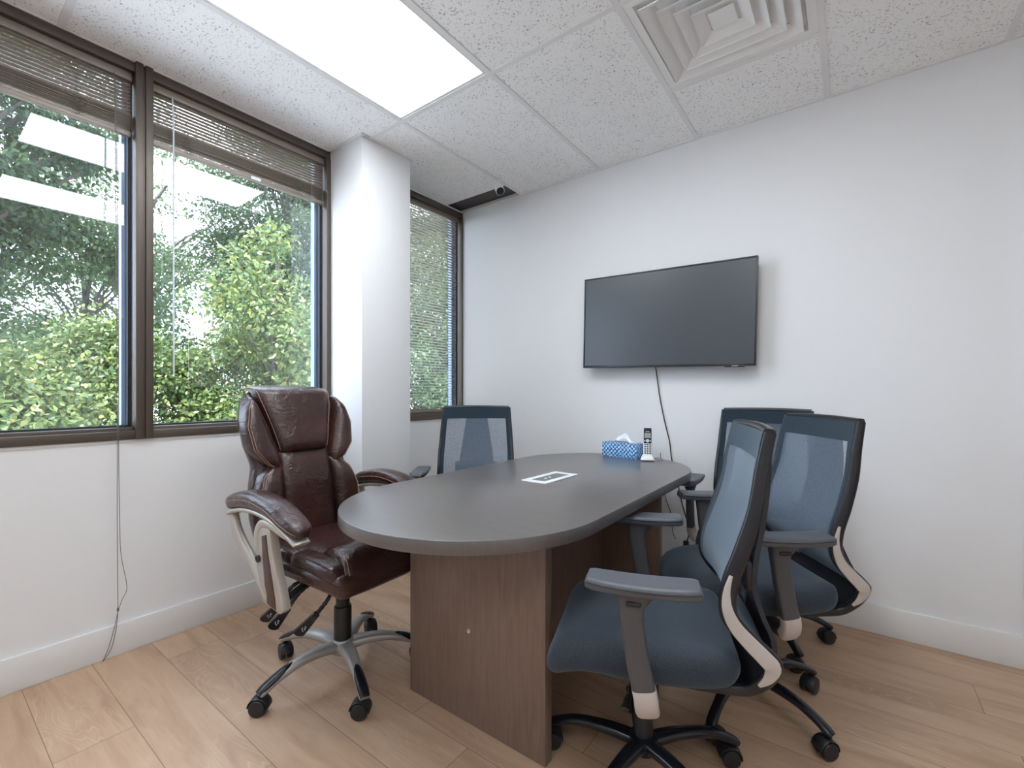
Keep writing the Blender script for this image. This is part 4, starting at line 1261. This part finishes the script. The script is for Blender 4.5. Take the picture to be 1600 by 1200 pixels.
# ------------------------------------------------------------------ outdoors: ground and trees
struct(MB().box((-60, -30, -0.35), (XW - 0.3, 60, -0.15)).obj('ground', 'ground', smooth=False))  # unseen ground, raised and made pale to bounce light onto the ceiling
def foliage_mesh(name, clusters, per, leaf, seed, material):
    rg = np.random.default_rng(seed)
    C = np.array([c[:3] for c in clusters]); Rr = np.array([c[3] for c in clusters])
    n = len(clusters) * per
    idx = np.repeat(np.arange(len(clusters)), per)
    dv = rg.normal(size=(n, 3)); dv /= np.linalg.norm(dv, axis=1)[:, None]
    rad = Rr[idx] * rg.random(n) ** 0.45
    pos = C[idx] + dv * rad[:, None] * np.array([1, 1, 0.75])
    # leaf frame: long axis droops, blade roughly faces up/outwards
    ax = rg.normal(size=(n, 3)) * 0.7 + dv * 0.6 + np.array([0, 0, -0.45]); ax /= np.linalg.norm(ax, axis=1)[:, None]
    nr = rg.normal(size=(n, 3)) * 0.75 + np.array([0.35, 0, 0.7]); sd = np.cross(ax, nr); sd /= np.linalg.norm(sd, axis=1)[:, None] + 1e-9
    nr = np.cross(sd, ax)
    ln = leaf * (0.7 + 0.6 * rg.random(n))[:, None]; wd = ln * 0.27
    fold = ln * 0.06
    v = np.empty((n, 6, 3))
    v[:, 0] = pos
    v[:, 1] = pos + ax * ln * 0.35 + sd * wd + nr * fold
    v[:, 2] = pos + ax * ln * 0.72 + sd * wd * 0.72 + nr * fold
    v[:, 3] = pos + ax * ln
    v[:, 4] = pos + ax * ln * 0.72 - sd * wd * 0.72 + nr * fold
    v[:, 5] = pos + ax * ln * 0.35 - sd * wd + nr * fold
    me = bpy.data.meshes.new(name)
    me.vertices.add(n * 6); me.vertices.foreach_set('co', v.reshape(-1))
    b = (np.arange(n) * 6)[:, None]
    q = np.concatenate([b + np.array([0, 1, 2, 3]), b + np.array([0, 3, 4, 5])], axis=1).reshape(-1)
    me.loops.add(len(q)); me.loops.foreach_set('vertex_index', q.astype(np.int32))
    me.polygons.add(n * 2)
    me.polygons.foreach_set('loop_start', np.arange(0, n * 8, 4, dtype=np.int32))
    me.update(calc_edges=True); me.validate()
    me.materials.append(M[material])
    return me
def tree(x, y, z0, h, crown_r, crown_lo, nclu, per, leaf, seed, material, label, csize=0.45, cat='tree', group='trees and bushes outside the windows'):
    rr = random.Random(seed)
    t = thing('tree' if cat == 'tree' else 'bush', label, cat, (x, y, z0), 0, group)
    tk = MB()
    trunk = [(0, 0, 0, 0.022 * h), (rr.uniform(-.1, .1), rr.uniform(-.1, .1), h * 0.3, 0.017 * h), (rr.uniform(-.2, .2), rr.uniform(-.2, .2), h * 0.6, 0.011 * h), (rr.uniform(-.2, .2), rr.uniform(-.2, .2), h * 0.93, 0.003 * h)]
    q = smooth_path(trunk, 5)
    tk.sweep([p[:3] for p in q], [p[3] for p in q], ref=(1, 0, 0), n=9)
    clusters = []
    for k in range(nclu):
        # points spread through an egg-shaped crown
        while True:
            u = [rr.uniform(-1, 1) for _ in range(3)]
            d2 = sum(a * a for a in u)
            if 0.18 < d2 < 1: break
        zc = lerp(crown_lo, 1.0, (u[2] + 1) / 2) * h
        prof = math.sin(PI * min(1, max(0.06, (zc / h - crown_lo) / (1 - crown_lo) * 0.86 + 0.12))) ** 0.6
        c = (u[0] * crown_r * prof, u[1] * crown_r * prof, zc, csize * rr.uniform(0.7, 1.3))
        clusters.append(c)
        if k % 2 == 0:
            i0 = max(1, int(len(q) * min(0.9, max(0.2, (zc / h - 0.18)))))
            st_ = q[min(i0, len(q) - 1)]
            mid = [lerp(st_[a], c[a], 0.5) for a in range(3)]; mid[2] += 0.12 * h * rr.uniform(0.2, 0.6) - 0.03 * h
            br = smooth_path([tuple(st_[:3]), tuple(mid), tuple(c[:3])], 4)
            nb = len(br)
            tk.sweep(br, [lerp(0.0055 * h, 0.0012 * h, i / (nb - 1)) for i in range(nb)], ref=(1, 0.3, 0), n=6)
    tk.obj('trunk', 'bark', t)
    me = foliage_mesh('foliage', clusters, per, leaf, seed, material)
    o = bpy.data.objects.new('foliage', me); COL.objects.link(o); o.parent = t
    return t
G0 = -0.15
# near bushes (bright)
BT = 'bush'
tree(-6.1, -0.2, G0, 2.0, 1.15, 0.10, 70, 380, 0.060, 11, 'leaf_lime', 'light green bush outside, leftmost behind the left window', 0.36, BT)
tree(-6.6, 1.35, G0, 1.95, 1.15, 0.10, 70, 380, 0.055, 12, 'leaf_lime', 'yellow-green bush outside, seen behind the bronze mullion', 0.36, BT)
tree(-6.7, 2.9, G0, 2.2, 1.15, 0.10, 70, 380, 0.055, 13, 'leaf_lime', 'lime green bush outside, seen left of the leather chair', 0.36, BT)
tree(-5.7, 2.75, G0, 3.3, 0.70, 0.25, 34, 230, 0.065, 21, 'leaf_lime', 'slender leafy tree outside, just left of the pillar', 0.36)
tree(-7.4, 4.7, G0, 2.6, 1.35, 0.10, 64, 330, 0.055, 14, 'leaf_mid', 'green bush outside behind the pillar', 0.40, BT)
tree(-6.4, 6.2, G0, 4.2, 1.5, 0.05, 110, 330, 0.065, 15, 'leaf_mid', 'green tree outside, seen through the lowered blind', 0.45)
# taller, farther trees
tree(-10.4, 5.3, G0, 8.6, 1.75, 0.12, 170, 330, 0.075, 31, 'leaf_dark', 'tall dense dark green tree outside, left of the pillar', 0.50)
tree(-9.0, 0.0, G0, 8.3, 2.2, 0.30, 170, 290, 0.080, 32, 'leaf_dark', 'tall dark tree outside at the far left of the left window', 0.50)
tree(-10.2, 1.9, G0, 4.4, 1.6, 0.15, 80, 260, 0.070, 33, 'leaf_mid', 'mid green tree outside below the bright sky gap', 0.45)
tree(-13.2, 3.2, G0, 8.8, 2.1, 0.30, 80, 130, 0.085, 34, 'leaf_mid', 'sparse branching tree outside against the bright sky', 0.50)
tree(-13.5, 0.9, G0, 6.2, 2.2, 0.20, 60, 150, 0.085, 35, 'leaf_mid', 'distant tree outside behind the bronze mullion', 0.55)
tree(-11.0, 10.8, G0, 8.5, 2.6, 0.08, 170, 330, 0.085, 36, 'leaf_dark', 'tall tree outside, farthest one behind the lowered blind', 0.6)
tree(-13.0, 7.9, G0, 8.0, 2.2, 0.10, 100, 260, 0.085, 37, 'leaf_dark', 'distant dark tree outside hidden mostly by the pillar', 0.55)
